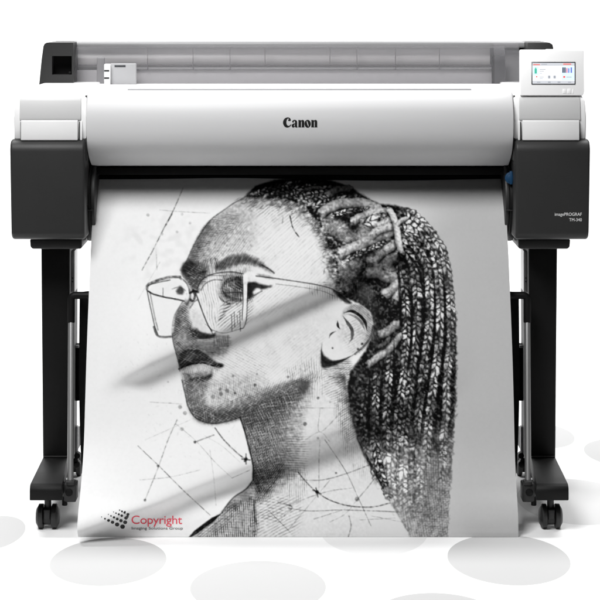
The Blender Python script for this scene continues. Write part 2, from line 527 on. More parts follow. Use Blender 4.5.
    hatch(poly([(195, 408), (250, 394), (310, 376), (304, 392), (262, 414), (205, 424)], 2), -24, 2.1, .8, .6)
    hatch(poly([(240, 392), (318, 372), (306, 388), (250, 406)], 3), -70, 2.6, .6, .4)
    hatch(poly([(285, 368), (316, 362), (312, 384), (290, 386)], 3), 86, 2.8, .6, .3)
    stroke([(182, 380), (185, 393), (188, 406), (194, 416), (202, 421), (214, 423.5), (228, 421), (241, 417)], 1.4, .55)

    # pale scratches worked back into the dark side of the face
    ds = face * poly([(188, 262), (180, 300), (170, 332), (178, 372), (186, 408), (212, 426), (262, 410), (312, 382), (262, 392), (214, 402), (208, 376), (222, 366), (200, 340), (196, 300), (204, 270)], 2)
    hatch(ds, 28, 2.6, .8, .38, v=.80, patch=.9)
    hatch(ds, -46, 3.4, .8, .38, v=.85, patch=.9)
    hatch(ds * poly([(180, 384), (214, 380), (214, 424), (188, 424)], 3), 80, 2.8, .8, .35, v=.8, patch=.9)
    # wing and tip of the nose, ridge of the lip
    paint(face * poly([(177, 336), (184, 333), (189, 338), (184, 343), (178, 342)], 1.6), .62, .6)
    stroke([(205, 324), (210, 328), (213, 334), (217, 331)], 1.3, .5, taper=1)
    stroke([(192, 322), (190, 329), (194, 334)], 1.2, .45, taper=1)
    # ------------------------------------------------ neck
    paint(neck * poly([(238, 412), (262, 406), (290, 394), (308, 386), (300, 402), (290, 418), (284, 440), (288, 462), (274, 478), (266, 492), (244, 498), (236, 480)], 5), .62, .92)
    paint(neck * poly([(238, 414), (266, 406), (306, 386), (296, 400), (272, 420), (250, 430), (246, 428)], 5), .36, .7)
    paint(neck * poly([(300, 384), (310, 386), (298, 412), (290, 470), (280, 470), (284, 420)], 6), .6, .6)
    paint(neck * poly([(252, 462), (262, 470), (258, 492), (240, 502), (222, 514), (232, 498), (247, 488)], 3), .34, .6)
    nk = neck * poly([(238, 412), (308, 386), (304, 420), (300, 452), (302, 470), (270, 496), (240, 500)], 3)
    hatch(nk, 2, 2., .8, .5)
    hatch(nk * poly([(236, 412), (300, 390), (284, 430), (280, 500), (236, 500)], 4), 78, 2.3, .8, .55)
    hatch(nk * poly([(236, 412), (300, 390), (276, 430), (270, 500), (236, 500)], 4), -40, 2.5, .7, .55)
    hatch(nk, 64, 3.2, .8, .4, v=.9, patch=.9)
    hatch(nk, -12, 3.6, .8, .4, v=.9, patch=.9)
    hatch(neck * poly([(250, 470), (284, 462), (276, 486), (258, 500), (240, 502)], 2), -52, 2.2, .9, .6)
    hatch(neck * poly([(280, 440), (306, 436), (304, 470), (282, 470)], 4), 2, 3., .7, .35)
    hatch(neck * poly([(282, 470), (306, 470), (302, 500), (286, 494)], 3), 88, 2.8, .6, .35)
    stroke([(240, 417), (245, 432), (249, 448), (253, 465), (253, 480)], 1.6, .7)
    # collar and shoulder, drawn in pen
    paint(neck * poly([(254, 484), (240, 492), (222, 510), (186, 541), (252, 541), (256, 505)], 2), .84, .85)
    paint(neck * poly([(252, 488), (238, 494), (224, 508), (236, 508), (252, 498)], 3), .48, .75)
    sh = neck * poly([(254, 484), (238, 494), (205, 527), (190, 541), (253, 541), (256, 500)], 1.2)
    hatch(sh * poly([(228, 506), (256, 498), (256, 541), (206, 541)], 1), 88, 2.6, .9, .65)
    hatch(sh * poly([(230, 500), (240, 512), (206, 541), (190, 541)], 3), -38, 2.8, .8, .45)
    hatch(sh, 4, 3.4, .6, .25)
    hatch(neck * poly([(253, 498), (300, 500), (290, 541), (250, 541)], 4), -28, 3.4, .7, .38)
    hatch(neck * poly([(253, 496), (290, 500), (284, 520), (252, 520)], 5), 10, 3.6, .6, .3)
    stroke([(254, 500), (255, 522)], 1.2, .55)
    stroke([(187, 539), (204, 526), (222, 513)], 4.2, .9, taper=.5)
    stroke([(222, 512), (233, 498), (246, 489), (253, 480)], 1.3, .55)
    # neck: right side, under the ear
    paint(neck * poly([(322, 366), (346, 360), (352, 378), (351, 410), (358, 440), (350, 420), (345, 398), (342, 380)], 2.5), .32, .75)
    hatch(poly([(320, 364), (350, 360), (350, 384), (345, 390), (328, 376)], 2), 4, 2.2, .8, .6)
    hatch(poly([(336, 366), (352, 366), (354, 440), (340, 420)], 3), -35, 2.5, .7, .5)
    hatch(poly([(320, 372), (346, 372), (344, 402), (326, 396)], 4), -24, 3., .7, .35)
    hatch(poly([(300, 360), (324, 360), (320, 400), (302, 396)], 4), 88, 3., .6, .22)
    hatch(poly([(334, 394), (352, 400), (354, 440), (340, 436)], 4), 88, 2.6, .6, .4)
    hatch(poly([(340, 420), (372, 470), (360, 476), (344, 452)], 3), 88, 2.4, .5, .3)
    paint(poly([(300, 380), (309, 382), (307, 390), (299, 394)], 2), .25, .75)

    # ------------------------------------------------ hair
    hair = poly([(244, 197), (256, 186), (275, 180), (302, 178), (330, 180), (350, 187), (364, 196), (380, 204), (394, 205), (408, 209), (422, 219),
                 (433, 234), (443, 250), (449, 270), (453, 292), (456, 320), (456, 350), (456, 382), (455, 412), (453, 440), (452, 470), (449, 500),
                 (447, 541), (413, 541), (402, 521), (392, 504), (385, 492), (374, 475), (364, 456), (356, 436), (350, 412), (347, 390), (350, 372),
                 (366, 350), (373, 330), (371, 312), (358, 303), (346, 298), (338, 286), (336, 268), (332, 252), (324, 234), (316, 218), (305, 207), (290, 200), (266, 197)], 1., False)
    fray = np.clip((blur(hair, 2.2) - .5) * 2.4 + .5 + .34 * NC + .2 * N4, 0, 1)
    fray = fray * np.clip((blur(hair, 3) - .06) * 8, 0, 1)
    hr = np.clip((GX - 396) / 12, 0, 1)
    hair = hair * (1 - hr) + fray * hr
    hair_lo = hair * np.clip((GY - 408 + 5 * N9) / 90, 0, 1)
    paint(hair, np.clip(.13 + .07 * NC + .06 * N4 + .05 * N1, .02, .5))
    paint(hair_lo, np.clip(.66 + .08 * NC + .05 * N4, .1, .9), .95)
    paint(hair * poly([(246, 198), (250, 178), (380, 178), (372, 196), (340, 194), (300, 198)], 4), .05, .8)
    # grey down between skin and hair
    hb = poly([(246, 199), (262, 192), (290, 192), (314, 202), (330, 220), (342, 246), (346, 270), (350, 292), (341, 298), (332, 286), (326, 262), (319, 240), (307, 220), (290, 209), (262, 204)], 4)
    paint(hb * np.clip((GX - 262) / 40, .25, 1), np.clip(.46 + .14 * N4 + .14 * NC + .08 * N1, .06, .9), .75)
    # the hairline: short roots fading into the skin
    fr = poly([(246, 192), (300, 186), (330, 200), (348, 240), (350, 290), (340, 300), (330, 280), (326, 250), (316, 228), (304, 214), (286, 206), (262, 203)], 4)
    G = np.where(fr * hair > .02, np.clip(G + fr * hair * (.10 + .12 * N4 + .14 * NC), .03, .95), G)
    for k in range(420):
        u = rng.random()
        hp = np.array([(248, 199), (262, 199), (278, 199), (292, 203), (304, 208), (312, 214), (320, 226), (326, 238), (331, 250), (335, 262), (337, 276), (340, 290)])
        f_ = u * 10.99; i_ = int(f_)
        px, py = hp[i_] * (1 - f_ + i_) + hp[i_ + 1] * (f_ - i_) + rng.normal(1.5, 4.2, 2)
        an = np.interp(u, [0, .4, .6, 1], [-.5, -.55, -.35, -.1]) + rng.normal(0, .3); L = rng.uniform(4, 10)
        stroke([(px - L * .5 * math.cos(an), py - L * .5 * math.sin(an)), (px + L * .5 * math.cos(an), py + L * .5 * math.sin(an))], .6, rng.uniform(.25, .6), v=.05 if rng.random() < .85 else .6, taper=1)
    # wispy hairline
    for k in range(30):
        u = rng.random()
        px, py = np.array([(248, 197), (275, 197), (298, 203), (312, 211), (320, 226), (330, 246), (336, 266), (338, 284)])[int(u * 7.999)] + rng.normal(0, 4, 2)
        an = rng.normal(2.6 if px > 305 else 2.2, .5); L = rng.uniform(4, 11)
        stroke([(px, py), (px + L * math.cos(an), py + L * math.sin(an) * .6)], .7, rng.uniform(.25, .65), taper=1)
    # rolled locks combed back from the hairline; soft scalp between
    for c in ([(330, 215), (345, 226), (352, 240), (338, 238), (324, 226)], [(342, 262), (356, 256), (360, 268), (350, 286), (340, 290)],
              [(362, 222), (372, 226), (366, 244), (358, 240)], [(366, 256), (380, 254), (386, 268), (372, 268)]):
        paint(hair * poly(c, 3), np.clip(.52 + .10 * N4 + .08 * NC, .1, .9), .8)
    for c, v_ in (([(326, 218), (340, 220), (356, 236), (344, 244), (330, 232)], .62), ([(338, 258), (352, 258), (362, 266), (352, 284), (341, 282)], .56), ([(356, 282), (370, 284), (376, 296), (362, 300)], .42),
                  ([(358, 224), (368, 222), (366, 240), (356, 244)], .56), ([(374, 258), (384, 256), (386, 266), (376, 270)], .58)):
        paint(hair * poly(c, 2.6), np.clip(v_ + .08 * N4 + .07 * NC, .1, .9), .75)
    for k in range(170):
        px, py = rng.uniform(322, 384), rng.uniform(212, 345)
        an = rng.normal(-.45, .5); L = rng.uniform(4, 9)
        if (340 < px < 376 and 300 < py < 364) or (px < 348 and py > 284):
            continue
        stroke([(px - L * .5 * math.cos(an), py - L * .5 * math.sin(an)), (px, py + rng.normal(0, .8)), (px + L * .5 * math.cos(an), py + L * .5 * math.sin(an))], .8, rng.uniform(.3, .7), v=.04 if rng.random() < .7 else .55, taper=1)
    hatch(hair * poly([(318, 214), (360, 214), (380, 300), (340, 300), (330, 250)], 4), -35, 1.8, .6, .35)
    paint(hair * poly([(350, 290), (372, 290), (378, 330), (376, 352), (370, 340), (372, 320), (362, 305)], 3), .30, .6)
    hatch(hair * poly([(345, 280), (390, 280), (388, 345), (372, 352)], 4), 84, 2.2, .6, .45)
    for row in ([(252, 196), (266, 190), (284, 185), (304, 183)], [(264, 198), (280, 192), (300, 188), (322, 185)], [(282, 199), (298, 194), (318, 190), (340, 187)],
                [(300, 201), (316, 197), (334, 193), (352, 190)], [(312, 207), (326, 202), (344, 198), (362, 197)]):
        braid(row, 6.5, .62, .05, 5.)
    tube([(326, 196), (338, 190), (352, 188)], 8, .55, .06)
    tube([(302, 191), (312, 188), (322, 188)], 3.6, .72, .2)
    tube([(319, 216), (327, 209), (340, 204), (354, 203), (366, 204), (382, 211)], 10.5, .78, .30)
    braid([(330, 216), (344, 212), (362, 209), (374, 210)], 5.5, .74, .08, 4.4)
    tube([(350, 224), (359, 218), (372, 213), (388, 211)], 9, .82, .22)
    braid([(362, 224), (374, 220), (386, 217), (396, 224)], 9.5, .82, .12, 5.6)
    tube([(374, 228), (382, 224), (392, 219)], 7, .88, .3)
    tube([(337, 256), (350, 249), (364, 243.5), (378, 237), (396, 230)], 11, .80, .28)
    braid([(344, 260), (358, 254), (372, 248), (386, 242), (395, 239)], 6, .85, .08, 4.6)
    tube([(369, 238), (380, 230), (394, 226)], 9, .88, .28)
    tube([(374, 262), (382, 254), (390, 246)], 8, .60, .16)
    tube([(364, 274), (376, 273), (388, 277), (404, 276)], 12, .68, .20)
    tube([(393, 274), (388, 264), (396, 255)], 11, .72, .22)
    tube([(383, 252), (392, 246), (398, 240)], 9.5, .90, .3)
    tube([(383, 297), (392, 290), (403, 281)], 10.5, .84, .25)
    tube([(394, 301), (401, 292), (407, 286)], 8.5, .92, .3)
    tube([(377, 336), (387, 332), (399, 322)], 9.5, .72, .2)
    tube([(366, 366), (379, 357), (391, 348), (401, 334)], 7, .74, .3)
    tube([(376, 348), (384, 344), (390, 338)], 5, .34, .1)
    # plaits falling behind the shoulder: over the crown, then down
    braid([(400, 236), (412, 243), (421, 254), (428, 270), (430, 300), (429, 330), (426, 352), (423, 375), (421, 400)], 9, .80, .12, 6.2)
    braid([(398, 246), (408, 254), (415, 270), (417, 300), (416, 330), (414, 352), (411, 380), (407, 410), (404, 440), (403, 495)], 10, .72, .08, 6.4)
    braid([(400, 268), (404, 284), (406, 310), (407, 340), (404, 370), (400, 400), (397, 430), (396, 470), (398, 505)], 8.5, .78, .07, 6.)
    braid([(398, 222), (412, 226), (424, 236), (434, 252), (438, 272), (440, 300), (440, 330), (437, 356), (434, 380), (431, 404), (428, 430), (426, 470)], 9.5, .90, .16, 6.6)
    braid([(396, 210), (408, 212), (422, 222), (434, 236), (443, 252), (447, 270), (450, 296), (451, 324), (450, 350), (447, 380), (446, 410), (443, 450), (441, 490)], 8.5, .88, .22, 6.2)
    braid([(402, 232), (412, 234), (420, 242), (426, 254)], 6, .7, .1, 5)
    braid([(421, 396), (418, 420), (415, 450), (413, 485), (412, 520)], 9.5, .66, .12, 6.4)
    braid([(391, 352), (389, 380), (387, 410), (386, 440), (387, 480)], 8.5, .66, .08, 6.)
    braid([(377, 372), (376, 400), (375, 430), (374, 455), (377, 485)], 8, .68, .07, 5.6)
    braid([(366, 384), (364, 405), (363, 425), (368, 458)], 7.5, .56, .07, 5.5)
    for pts in ([(411, 282), (412, 310), (411, 345), (406, 380)], [(423, 268), (424, 300), (422, 340), (418, 372)], [(443, 270), (445, 310), (444, 350), (440, 385), (437, 412), (434, 440)],
                [(434, 274), (435, 310), (433, 350), (428, 385), (423, 415), (420, 440)], [(383, 362), (381, 400), (380, 440)], [(394, 340), (394, 380), (392, 430)],
                [(370, 372), (369, 410), (369, 450)], [(398, 260), (400, 300), (400, 330)], [(406, 252), (418, 268), (423, 290)]):
        stroke(pts, 2.6, .85, v=.03, taper=.4, rough=.5)
    # loose curls on the outside
    for k in range(24):
        u = k / 23
        px = np.interp(u, [0, .12, .25, .4, .6, 1], [414, 430, 441, 449, 454, 456]); py = 212 + u * 200
        stroke([(px - 5, py + 1), (px - 1, py + 4), (px + 2.2, py + 1.5)], 2.1, .75 if k < 16 else .35, v=.1, taper=.6)
    hatch(hair * poly([(452, 250), (460, 250), (460, 440), (450, 440)], 1), 40, 3, .9, .35)
    dark(hair * np.clip(N2 - .7, 0, 1.2) * np.clip((GX - 360) / 12, 0, 1), .30)
    paint(hair * np.clip(NC - .9, 0, .3) * np.clip((GX - 360) / 12, 0, 1) * 2.4, .62, .35)
    # knot
    tube([(386, 207), (392, 214), (396, 226), (398, 240), (401, 252)], 6.5, .92, .45)
    tube([(396, 226), (402, 220), (408, 218)], 4.5, .88, .3)
    stroke([(384, 207), (389, 206), (394, 208)], 1.4, .8)
    # paler, unfinished ends
    low = hair * np.clip((GY - 415 + 7 * N9 + 3 * N4) / 75, 0, 1)
    paint(low, np.clip(.70 + .08 * NC + .05 * N4, 0, 1), .50)
    for x0, x1, pt in ((404, 402, 6.2), (392, 396, 6), (421, 419, 6.4)):
        braid([(x0, 450), (x0 - 1, 480), (x1, 512)], 8.5, .86, .48, pt)
    braid([(376, 440), (377, 458), (383, 480), (390, 498)], 8, .80, .06, 6.)
    stroke([(357, 438), (366, 456), (376, 474), (386, 494)], 2.6, .6, v=.06, rough=1.2, taper=.6)
    hatch(hair * poly([(424, 436), (446, 440), (444, 512), (424, 512)], 4), 86, 3., .8, .35)
    hatch(hair * poly([(420, 450), (450, 440), (446, 541), (414, 541)], 4), 3, 2.8, .7, .20)
    hatch(hair * poly([(390, 480), (450, 480), (446, 541), (408, 541)], 5), -35, 3., .7, .22)
    paint(hair * poly([(424, 455), (440, 455), (440, 510), (424, 510)], 4), .44, .30)
    paint(poly([(392, 508), (402, 518), (412, 538), (430, 538), (410, 515)], 4), .80, .5)
    hatch(hair * poly([(395, 505), (447, 515), (446, 541), (410, 541)], 3), 80, 3., .7, .25)

    # ------------------------------------------------ ear
    ear = poly([(322, 345), (327, 336), (333, 328), (340, 318), (344, 309), (352, 304.5), (362, 306), (370, 314), (373, 327), (370, 340), (362, 351), (350, 358), (337, 360), (326, 357)], 1.1)
    paint(ear, .92)
    paint(ear * poly([(340, 318), (346, 306), (358, 302), (374, 308), (377, 332), (366, 350), (364, 330), (358, 316), (349, 312)], 3), .66, .8)
    paint(ear * poly([(352, 318), (360, 322), (364, 334), (358, 348), (350, 352), (355, 338)], 4), .80, .6)
    paint(ear * poly([(340, 322), (346, 322), (350, 332), (346, 342), (338, 338)], 3), .78, .5)
    hatch(ear * poly([(346, 303), (376, 303), (376, 345), (356, 358), (366, 330)], 2), 40, 2.2, .7, .35)
    hatch(ear * poly([(345, 318), (362, 322), (358, 350), (346, 350)], 4), -30, 3, .6, .2)
    paint(ear * poly([(350, 303), (376, 305), (376, 345), (362, 356), (366, 330), (362, 316)], 2.5), .62, .35)
    stroke([(344, 313), (351, 311), (359, 315), (365, 322), (367, 331)], 3., .85, taper=.5)
    stroke([(346, 314), (354, 316), (361, 322), (365, 331)], 2.4, .6, v=.25, taper=.6)
    stroke([(343, 316), (347, 322), (352, 330), (352, 338), (349, 343)], 3.2, .7, v=.12, taper=.6)
    stroke([(337.5, 321), (338, 326), (340, 329)], 2.4, .9, taper=.8)
    stroke([(329, 338), (331, 334), (336, 331)], 1.6, .8, taper=.8)
    stroke([(322, 344), (321.5, 352), (323.5, 361), (331, 362.5), (343, 360), (355, 354)], 2.4, .75, taper=.6)
    paint(poly([(321, 350), (325, 356), (334, 361), (346, 359), (336, 365), (322, 367)], 1.2), .07, .9)
    stroke([(355, 354), (364, 346), (371, 336), (373, 326)], 2., .6, v=.15)
    dot(332.5, 348, .9, .6)
    dot(362, 344, 1.2, .7); dot(358, 349, 1.2, .6)

    # ------------------------------------------------ spectacles
    lens = poly([(149, 290), (158, 282), (170, 279), (182, 281), (187, 290), (183, 300), (176, 312), (172, 334), (159, 335), (153, 312)], 1)
    paint(lens, .93, .6)
    stroke([(147, 289), (148, 285), (156, 281), (168, 277.5), (180, 277)], 2.6, .6, v=.15, rough=.5)
    stroke([(148, 286), (152, 284), (160, 282), (170, 280)], 1.1, .6)
    stroke([(180, 278), (186, 283), (189, 290), (190, 297), (187, 305)], 2., .55, v=.2)
    stroke([(182, 280), (187, 287), (188, 296)], 1.4, .9, v=.97)
    stroke([(147, 290), (149, 300), (152, 314), (155, 327), (158, 335)], 1.1, .6)
    stroke([(150, 292), (152, 303), (155, 318), (158, 330)], 1.4, .5, v=.3)
    stroke([(154, 327), (157, 335), (163, 337), (172, 336.5)], 2.2, .65, v=.15)
    stroke([(148, 291), (153, 294), (164, 297), (175, 299), (184, 301)], 1.5, .75)
    stroke([(163, 288), (163, 296)], .8, .5)
    stroke([(172, 289), (180, 287), (186, 291)], .8, .4)
    paint(poly([(176, 291), (180, 286), (184, 290), (183, 294), (178, 294)], 1), .15, .85)
    paint(poly([(185, 294), (188, 292), (190, 297), (187, 300)], .7), .95, .9)
    stroke([(190, 293), (194, 291), (198, 292)], 2.2, .85)
    stroke([(198, 290), (196, 293), (199, 302), (203, 313), (208, 325), (212, 331)], 1.2, .7)
    lens2 = poly([(199, 291), (204, 283), (214, 277), (222, 278), (219, 300), (218, 322), (213, 328), (205, 312)], 1.5)
    paint(lens2, .92, .75)
    hatch(lens2, 82, 3, .6, .3)
    stroke([(197, 289), (201, 281), (208, 276), (218, 273), (232, 272), (244, 274)], 1.2, .6)
    stroke([(201, 290), (205, 284), (213, 280), (222, 280)], 1.1, .5)
    stroke([(207, 275), (226, 276)], .8, .4)
    stroke([(245.5, 276), (245, 292), (244, 310), (243, 326)], 4.6, .93, v=.95, rough=.08)
    stroke([(243, 284), (243, 300), (242, 320)], .9, .75); stroke([(247.6, 284), (247.4, 300), (246.5, 318), (244, 327), (240, 329)], .9, .6)
    paint(poly([(243, 274), (249, 271), (256, 275), (255, 281), (246, 282), (243, 279)], 1), .95, .9)
    stroke([(212, 330), (224, 333), (240, 329)], .9, .3)
    stroke([(256, 276), (276, 278.5), (300, 282), (318, 285), (332, 289), (341, 295), (350, 303)], 1.1, .6)
    stroke([(276, 284), (300, 287), (322, 291), (334, 296)], .7, .35)
    paint(poly([(332, 289), (341, 294), (352, 303), (346, 303), (338, 297)], 1), .1, .85)
    hatch(poly([(306, 284), (350, 292), (344, 300), (312, 294)], 2), 86, 3, .6, .35)

    # ------------------------------------------------ fine construction lines and specks
    for pts, w, a in (([(183, 188), (174, 209), (164, 228), (153, 250), (142, 270)], 1.1, .50), ([(172, 214), (166, 225)], 1.4, .5), ([(160, 210), (186, 212), (210, 213)], .8, .22),
                      ([(156, 249), (157, 270)], .8, .2), ([(138, 300), (160, 262)], .7, .15), ([(290, 216), (293, 228), (299, 237)], 1.5, .6),
                      ([(283, 217), (282, 224)], .8, .4), ([(138, 446), (160, 467), (184, 491), (210, 515)], 1.0, .5), ([(177, 420), (168, 440), (158, 468), (145, 500)], .9, .42),
                      ([(176, 424), (196, 441), (215, 462), (232, 478)], .7, .25), ([(195, 442), (214, 435)], 1.1, .45), ([(215, 428), (224, 440), (236, 452), (246, 460)], 1.5, .6),
                      ([(140, 480), (170, 477), (200, 470)], .7, .25), ([(232, 478), (250, 470)], .8, .3), ([(210, 450), (214, 480), (216, 505)], .7, .2),
                      ([(298, 472), (308, 484), (318, 493), (332, 501), (350, 506), (372, 507), (390, 503)], 1.3, .6), ([(300, 480), (322, 480), (345, 474), (372, 464)], 1., .45),
                      ([(268, 516), (282, 508), (310, 497), (330, 491), (352, 488)], .9, .35), ([(288, 508), (310, 511), (340, 510), (375, 511), (400, 512)], 1., .45),
                      ([(278, 502), (292, 507), (284, 516)], 1.3, .4), ([(288, 530), (305, 510), (330, 480)], .8, .3), ([(320, 440), (319, 460), (319, 490)], .8, .3), ([(325, 440), (345, 470), (357, 495), (371, 526)], .9, .4),
                      ([(357, 500), (368, 487), (375, 478)], 1., .4), ([(349, 516), (351, 526), (348, 538)], 1.3, .4), ([(314, 519), (330, 514), (345, 509)], .8, .35), ([(268, 510), (280, 522), (290, 532)], .9, .4),
                      ([(300, 408), (335, 408)], .6, .3), ([(320, 408), (320, 432), (345, 408)], .7, .3), ([(305, 440), (320, 432), (330, 442)], .7, .25), ([(357, 500), (345, 514), (330, 522)], .8, .25),
                      ([(205, 436), (222, 446), (240, 462)], .6, .2), ([(360, 520), (395, 518)], .7, .3), ([(372, 516), (402, 522)], .7, .3), ([(150, 402), (182, 404)], .7, .25), ([(145, 440), (190, 420)], .6, .2)):
        stroke(pts, w * .85, a * .8, rough=.8)
    for x, y, r, a in ((195, 442, 1.4, .6), (246, 459, 1.8, .7), (317, 492, 1.8, .75), (305, 424, 1.9, .5), (318, 398, 1.4, .45), (357, 499, 2.2, .4), (158, 466, 1.3, .5), (145, 500, 1.3, .5),
                       (245, 461, 1.3, .6), (213, 397, 2.2, .32), (221, 394, 2., .32), (227, 391, 2., .35), (235, 393, 1.4, .5), (255, 385, 1.5, .5), (257, 374, 1.2, .3), (288, 377, 1.4, .4), (220, 389, 1.4, .3),
                       (148, 215, 1.6, .18), (182, 214, 1.4, .18), (190, 223, 1.3, .15), (162, 234, 1.3, .18), (177, 232, 1.3, .18), (180, 407, 2., .25), (185, 413, 2., .25), (182, 429, 1.8, .25), (336, 473, .9, .5),
                       (233, 376, 1., .4), (318, 438, 1.2, .3), (301, 415, 1.6, .25), (184, 353, .9, .4), (168, 382, .9, .2), (330, 402, 1., .25)):
        dot(x, y, r, a)
    stroke([(313, 490), (321, 494)], 1.4, .6); stroke([(316, 488), (318, 497)], 1.2, .6)
    stroke([(242, 459), (250, 460)], 1.3, .6); stroke([(246, 454), (246, 464)], 1.2, .6)
    # paper fleck in everything drawn
    drawn = np.clip((base - .04 - G) * 5, 0, 1)
    G = np.clip(G * (1 + .075 * N1 * drawn + .003 * N1) + .03 * NC * drawn, .025, .97)
    return G

# ---------------------------------------------------------------- the setting
FLOOR = -.0415
bm = bmesh.new()
prof = [(-.64, FLOOR), (2.2, FLOOR)] + arc((2.2, FLOOR + 1.3), 1.3, -90, 0, 14)[1:] + [(3.5, 4.2)]
rows = [[bm.verts.new((x, y, z)) for y, z in prof] for x in (-2.3, 2.3)]
for i in range(len(prof) - 1):
    bm.faces.new((rows[0][i], rows[1][i], rows[1][i + 1], rows[0][i + 1]))
floor = link('backdrop', bm, M['sweep']); floor['kind'] = 'structure'

for px, py, rx, ry, g in ((108, 562, 58, 24, .55), (258, 588, 68, 27, .56), (374, 533, 53, 23, .80), (509, 560, 61, 25.5, .55), (437, 617, 62, 24, .54),
                          (576, 502, 58, 23, .72), (545, 436, 29, 12, .56), (622, 453, 37, 14, .56), (-6, 533, 30, 17, .6)):
    at = lambda x, y: ((x - CX) * ((CAMH - FLOOR) / (y - HY)), (CAMH - FLOOR) * FPX / (y - HY) - CAMD)
    (_, yn), (_, yf), (xc, yc) = at(px, py + ry), at(px, py - ry), at(px, py)
    bm = bmesh.new()
    ax = rx * (CAMH - FLOOR) / (py - HY); ay = (yf - yn) / 2; yc = (yf + yn) / 2
    bm.faces.new([bm.verts.new((xc + ax * math.cos(a), yc + ay * math.sin(a), FLOOR + .00012)) for a in [k * math.pi / 48 for k in range(96)]])
    d = link('floor_spot', bm, mat('pale_grey_spot', (g, g, g), .9, spec=.1), smooth=False); d['kind'] = 'structure'

# ---------------------------------------------------------------- the printer
P = bpy.data.objects.new('large_format_printer', None); COL.objects.link(P)
P['label'] = 'wide white and charcoal printer on a black wheeled stand'
P['category'] = 'printer'

# front cover: a long barrel, curving under at the bottom
COVER_PX = [(88.5, .30), (88.6, .12), (89.0, .060), (91, .034), (96, .010), (106, -.006), (118, -.0135), (130, -.0125), (140, -.006), (148, .006), (155, .026), (160.5, .056), (165, .090), (167, .130)]
_cz = cr([(y * 100, fz(p, y) * 100) for p, y in COVER_PX], 5) / 100
cover_prof = [tuple(q) for q in _cz]
back = [(.140, cover_prof[-1][1] + .004), (.30, cover_prof[-1][1] + .05)]
bm = prism_x(cover_prof + back, fx(86.9, .0), fx(513.1, .0))
cover = link('front_cover', bm, M['cover'], P, bevel=.003, segs=2, angle=60)


def cover_y(z):
    k = [q for q in cover_prof if q[0] < .05]
    zs = [q[1] for q in k][::-1]; ys = [q[0] for q in k][::-1]
    return float(np.interp(z, zs, ys))


# maker's name on the cover: heavy wedge-serif letters
def ell(cx, cy, rx, ry, rot=0., n=28, a0=0, a1=360):
    out = []
    for i in range(n):
        a = math.radians(a0 + (a1 - a0) * i / n); x, y = rx * math.cos(a), ry * math.sin(a); r = math.radians(rot)
        out.append((cx + x * math.cos(r) - y * math.sin(r), cy + x * math.sin(r) + y * math.cos(r)))
    return out


def letter_n(x):
    return [[(x - .2, 7.4), (x + 2.5, 7.4), (x + 3.0, 6.7), (x + 3.9, 7.4), (x + 5.4, 7.5), (x + 6.4, 6.9), (x + 6.75, 5.6), (x + 6.75, .8), (x + 7.15, 0),
             (x + 3.6, 0), (x + 3.95, .8), (x + 3.95, 5.6), (x + 3.7, 6.2), (x + 3.3, 6.1), (x + 3.05, 5.5), (x + 3.05, .8), (x + 3.4, 0), (x - .2, 0), (x + .15, .9), (x + .15, 6.4)]]


glyphs = [
    [cr([(8.6, 8.4), (7.6, 9.5), (5.4, 10.1), (2.6, 9.3), (.6, 7.2), (0, 4.6), (.8, 2.), (2.8, .2), (5.4, -.2), (7.8, .8), (9.4, 2.6), (9.0, 2.9), (7.4, 1.7), (5.9, 1.4), (4.4, 2.6), (3.8, 4.8),
         (4.1, 7.2), (5.2, 8.8), (6.2, 9.0), (6.4, 8.0), (5.7, 7.1), (6.6, 6.4), (8.2, 6.6), (8.9, 7.4), (8.6, 8.4)], 4)[:-1].tolist()],
    [cr([(10.3, 5.6), (11.2, 7.0), (13.2, 7.6), (15.2, 7.0), (16.0, 5.6), (16.0, 1.4), (16.6, .3), (16.2, -.1), (14.2, -.1), (13.5, .9), (12.2, -.1), (10.6, .1), (9.9, 1.4), (10.4, 2.9), (12.0, 3.8),
         (13.5, 4.1), (13.5, 5.8), (12.8, 6.6), (12.2, 6.3), (12.3, 5.4), (11.3, 4.9), (10.3, 5.6)], 4)[:-1].tolist(), ell(12.95, 2.1, .55, 1.05, -20)],
    letter_n(17.4),
    [ell(28.0, 3.6, 3.55, 4.0), ell(28.0, 3.6, .55, 3.1, 18)],
    letter_n(32.1),
]
LV, LF = [], []
for g in glyphs:
    v, f = glyph_shape(g)
    LF += [tuple(i + len(LV) for i in q) for q in f]; LV += [tuple(q) for q in v]
LV = np.array(LV); LV[:, 0] *= 34.2 / 38.9
_s = CAMD / FPX


def on_cover(x, z):
    X, Z = fx(283 + x, -.013), fz(127.2 - z * .98, -.013)
    return (X, cover_y(Z) - .0007, Z)


lay('maker_lettering', LV, LF, on_cover, M['ink'], cover)

# grey seal strip along the top of the cover
mbox('seal_strip', M['grey'], cover, fx(128, .05), fx(471, .05), .040, .060, fz(91.2, .04), fz(88.9, .04), bevel=.001)
mbox('seal_strip', M['grey'], cover, fx(141, .06), fx(516, .06), .285, .305, fz(87.6, .285), fz(85.6, .285), bevel=.001)

mbox('slot_shade_strip', M['pit'], P, fx(90, .1), fx(510, .1), .098, .134, fz(174.5, .1), fz(167.6, .1), bevel=.003)  # added black strip that keeps light off the top of the sheet

# body behind the cover
z0 = fz(168, .1)
mbox('inner_body', M['pit'], P, fx(86, .1), fx(514, .1), .185, .34, fz(240, .1), z0 + .02, bevel=0)
mbox('paper_guide', M['pit'], P, fx(90, .1), fx(510, .1), .165, .18, fz(230, .1), fz(172.5, .1), bevel=.004)
mbox('top_deck', M['white'], P, fx(86, .2), fx(514, .2), .125, .42, z0 + .03, fz(87.0, .13), bevel=.004)

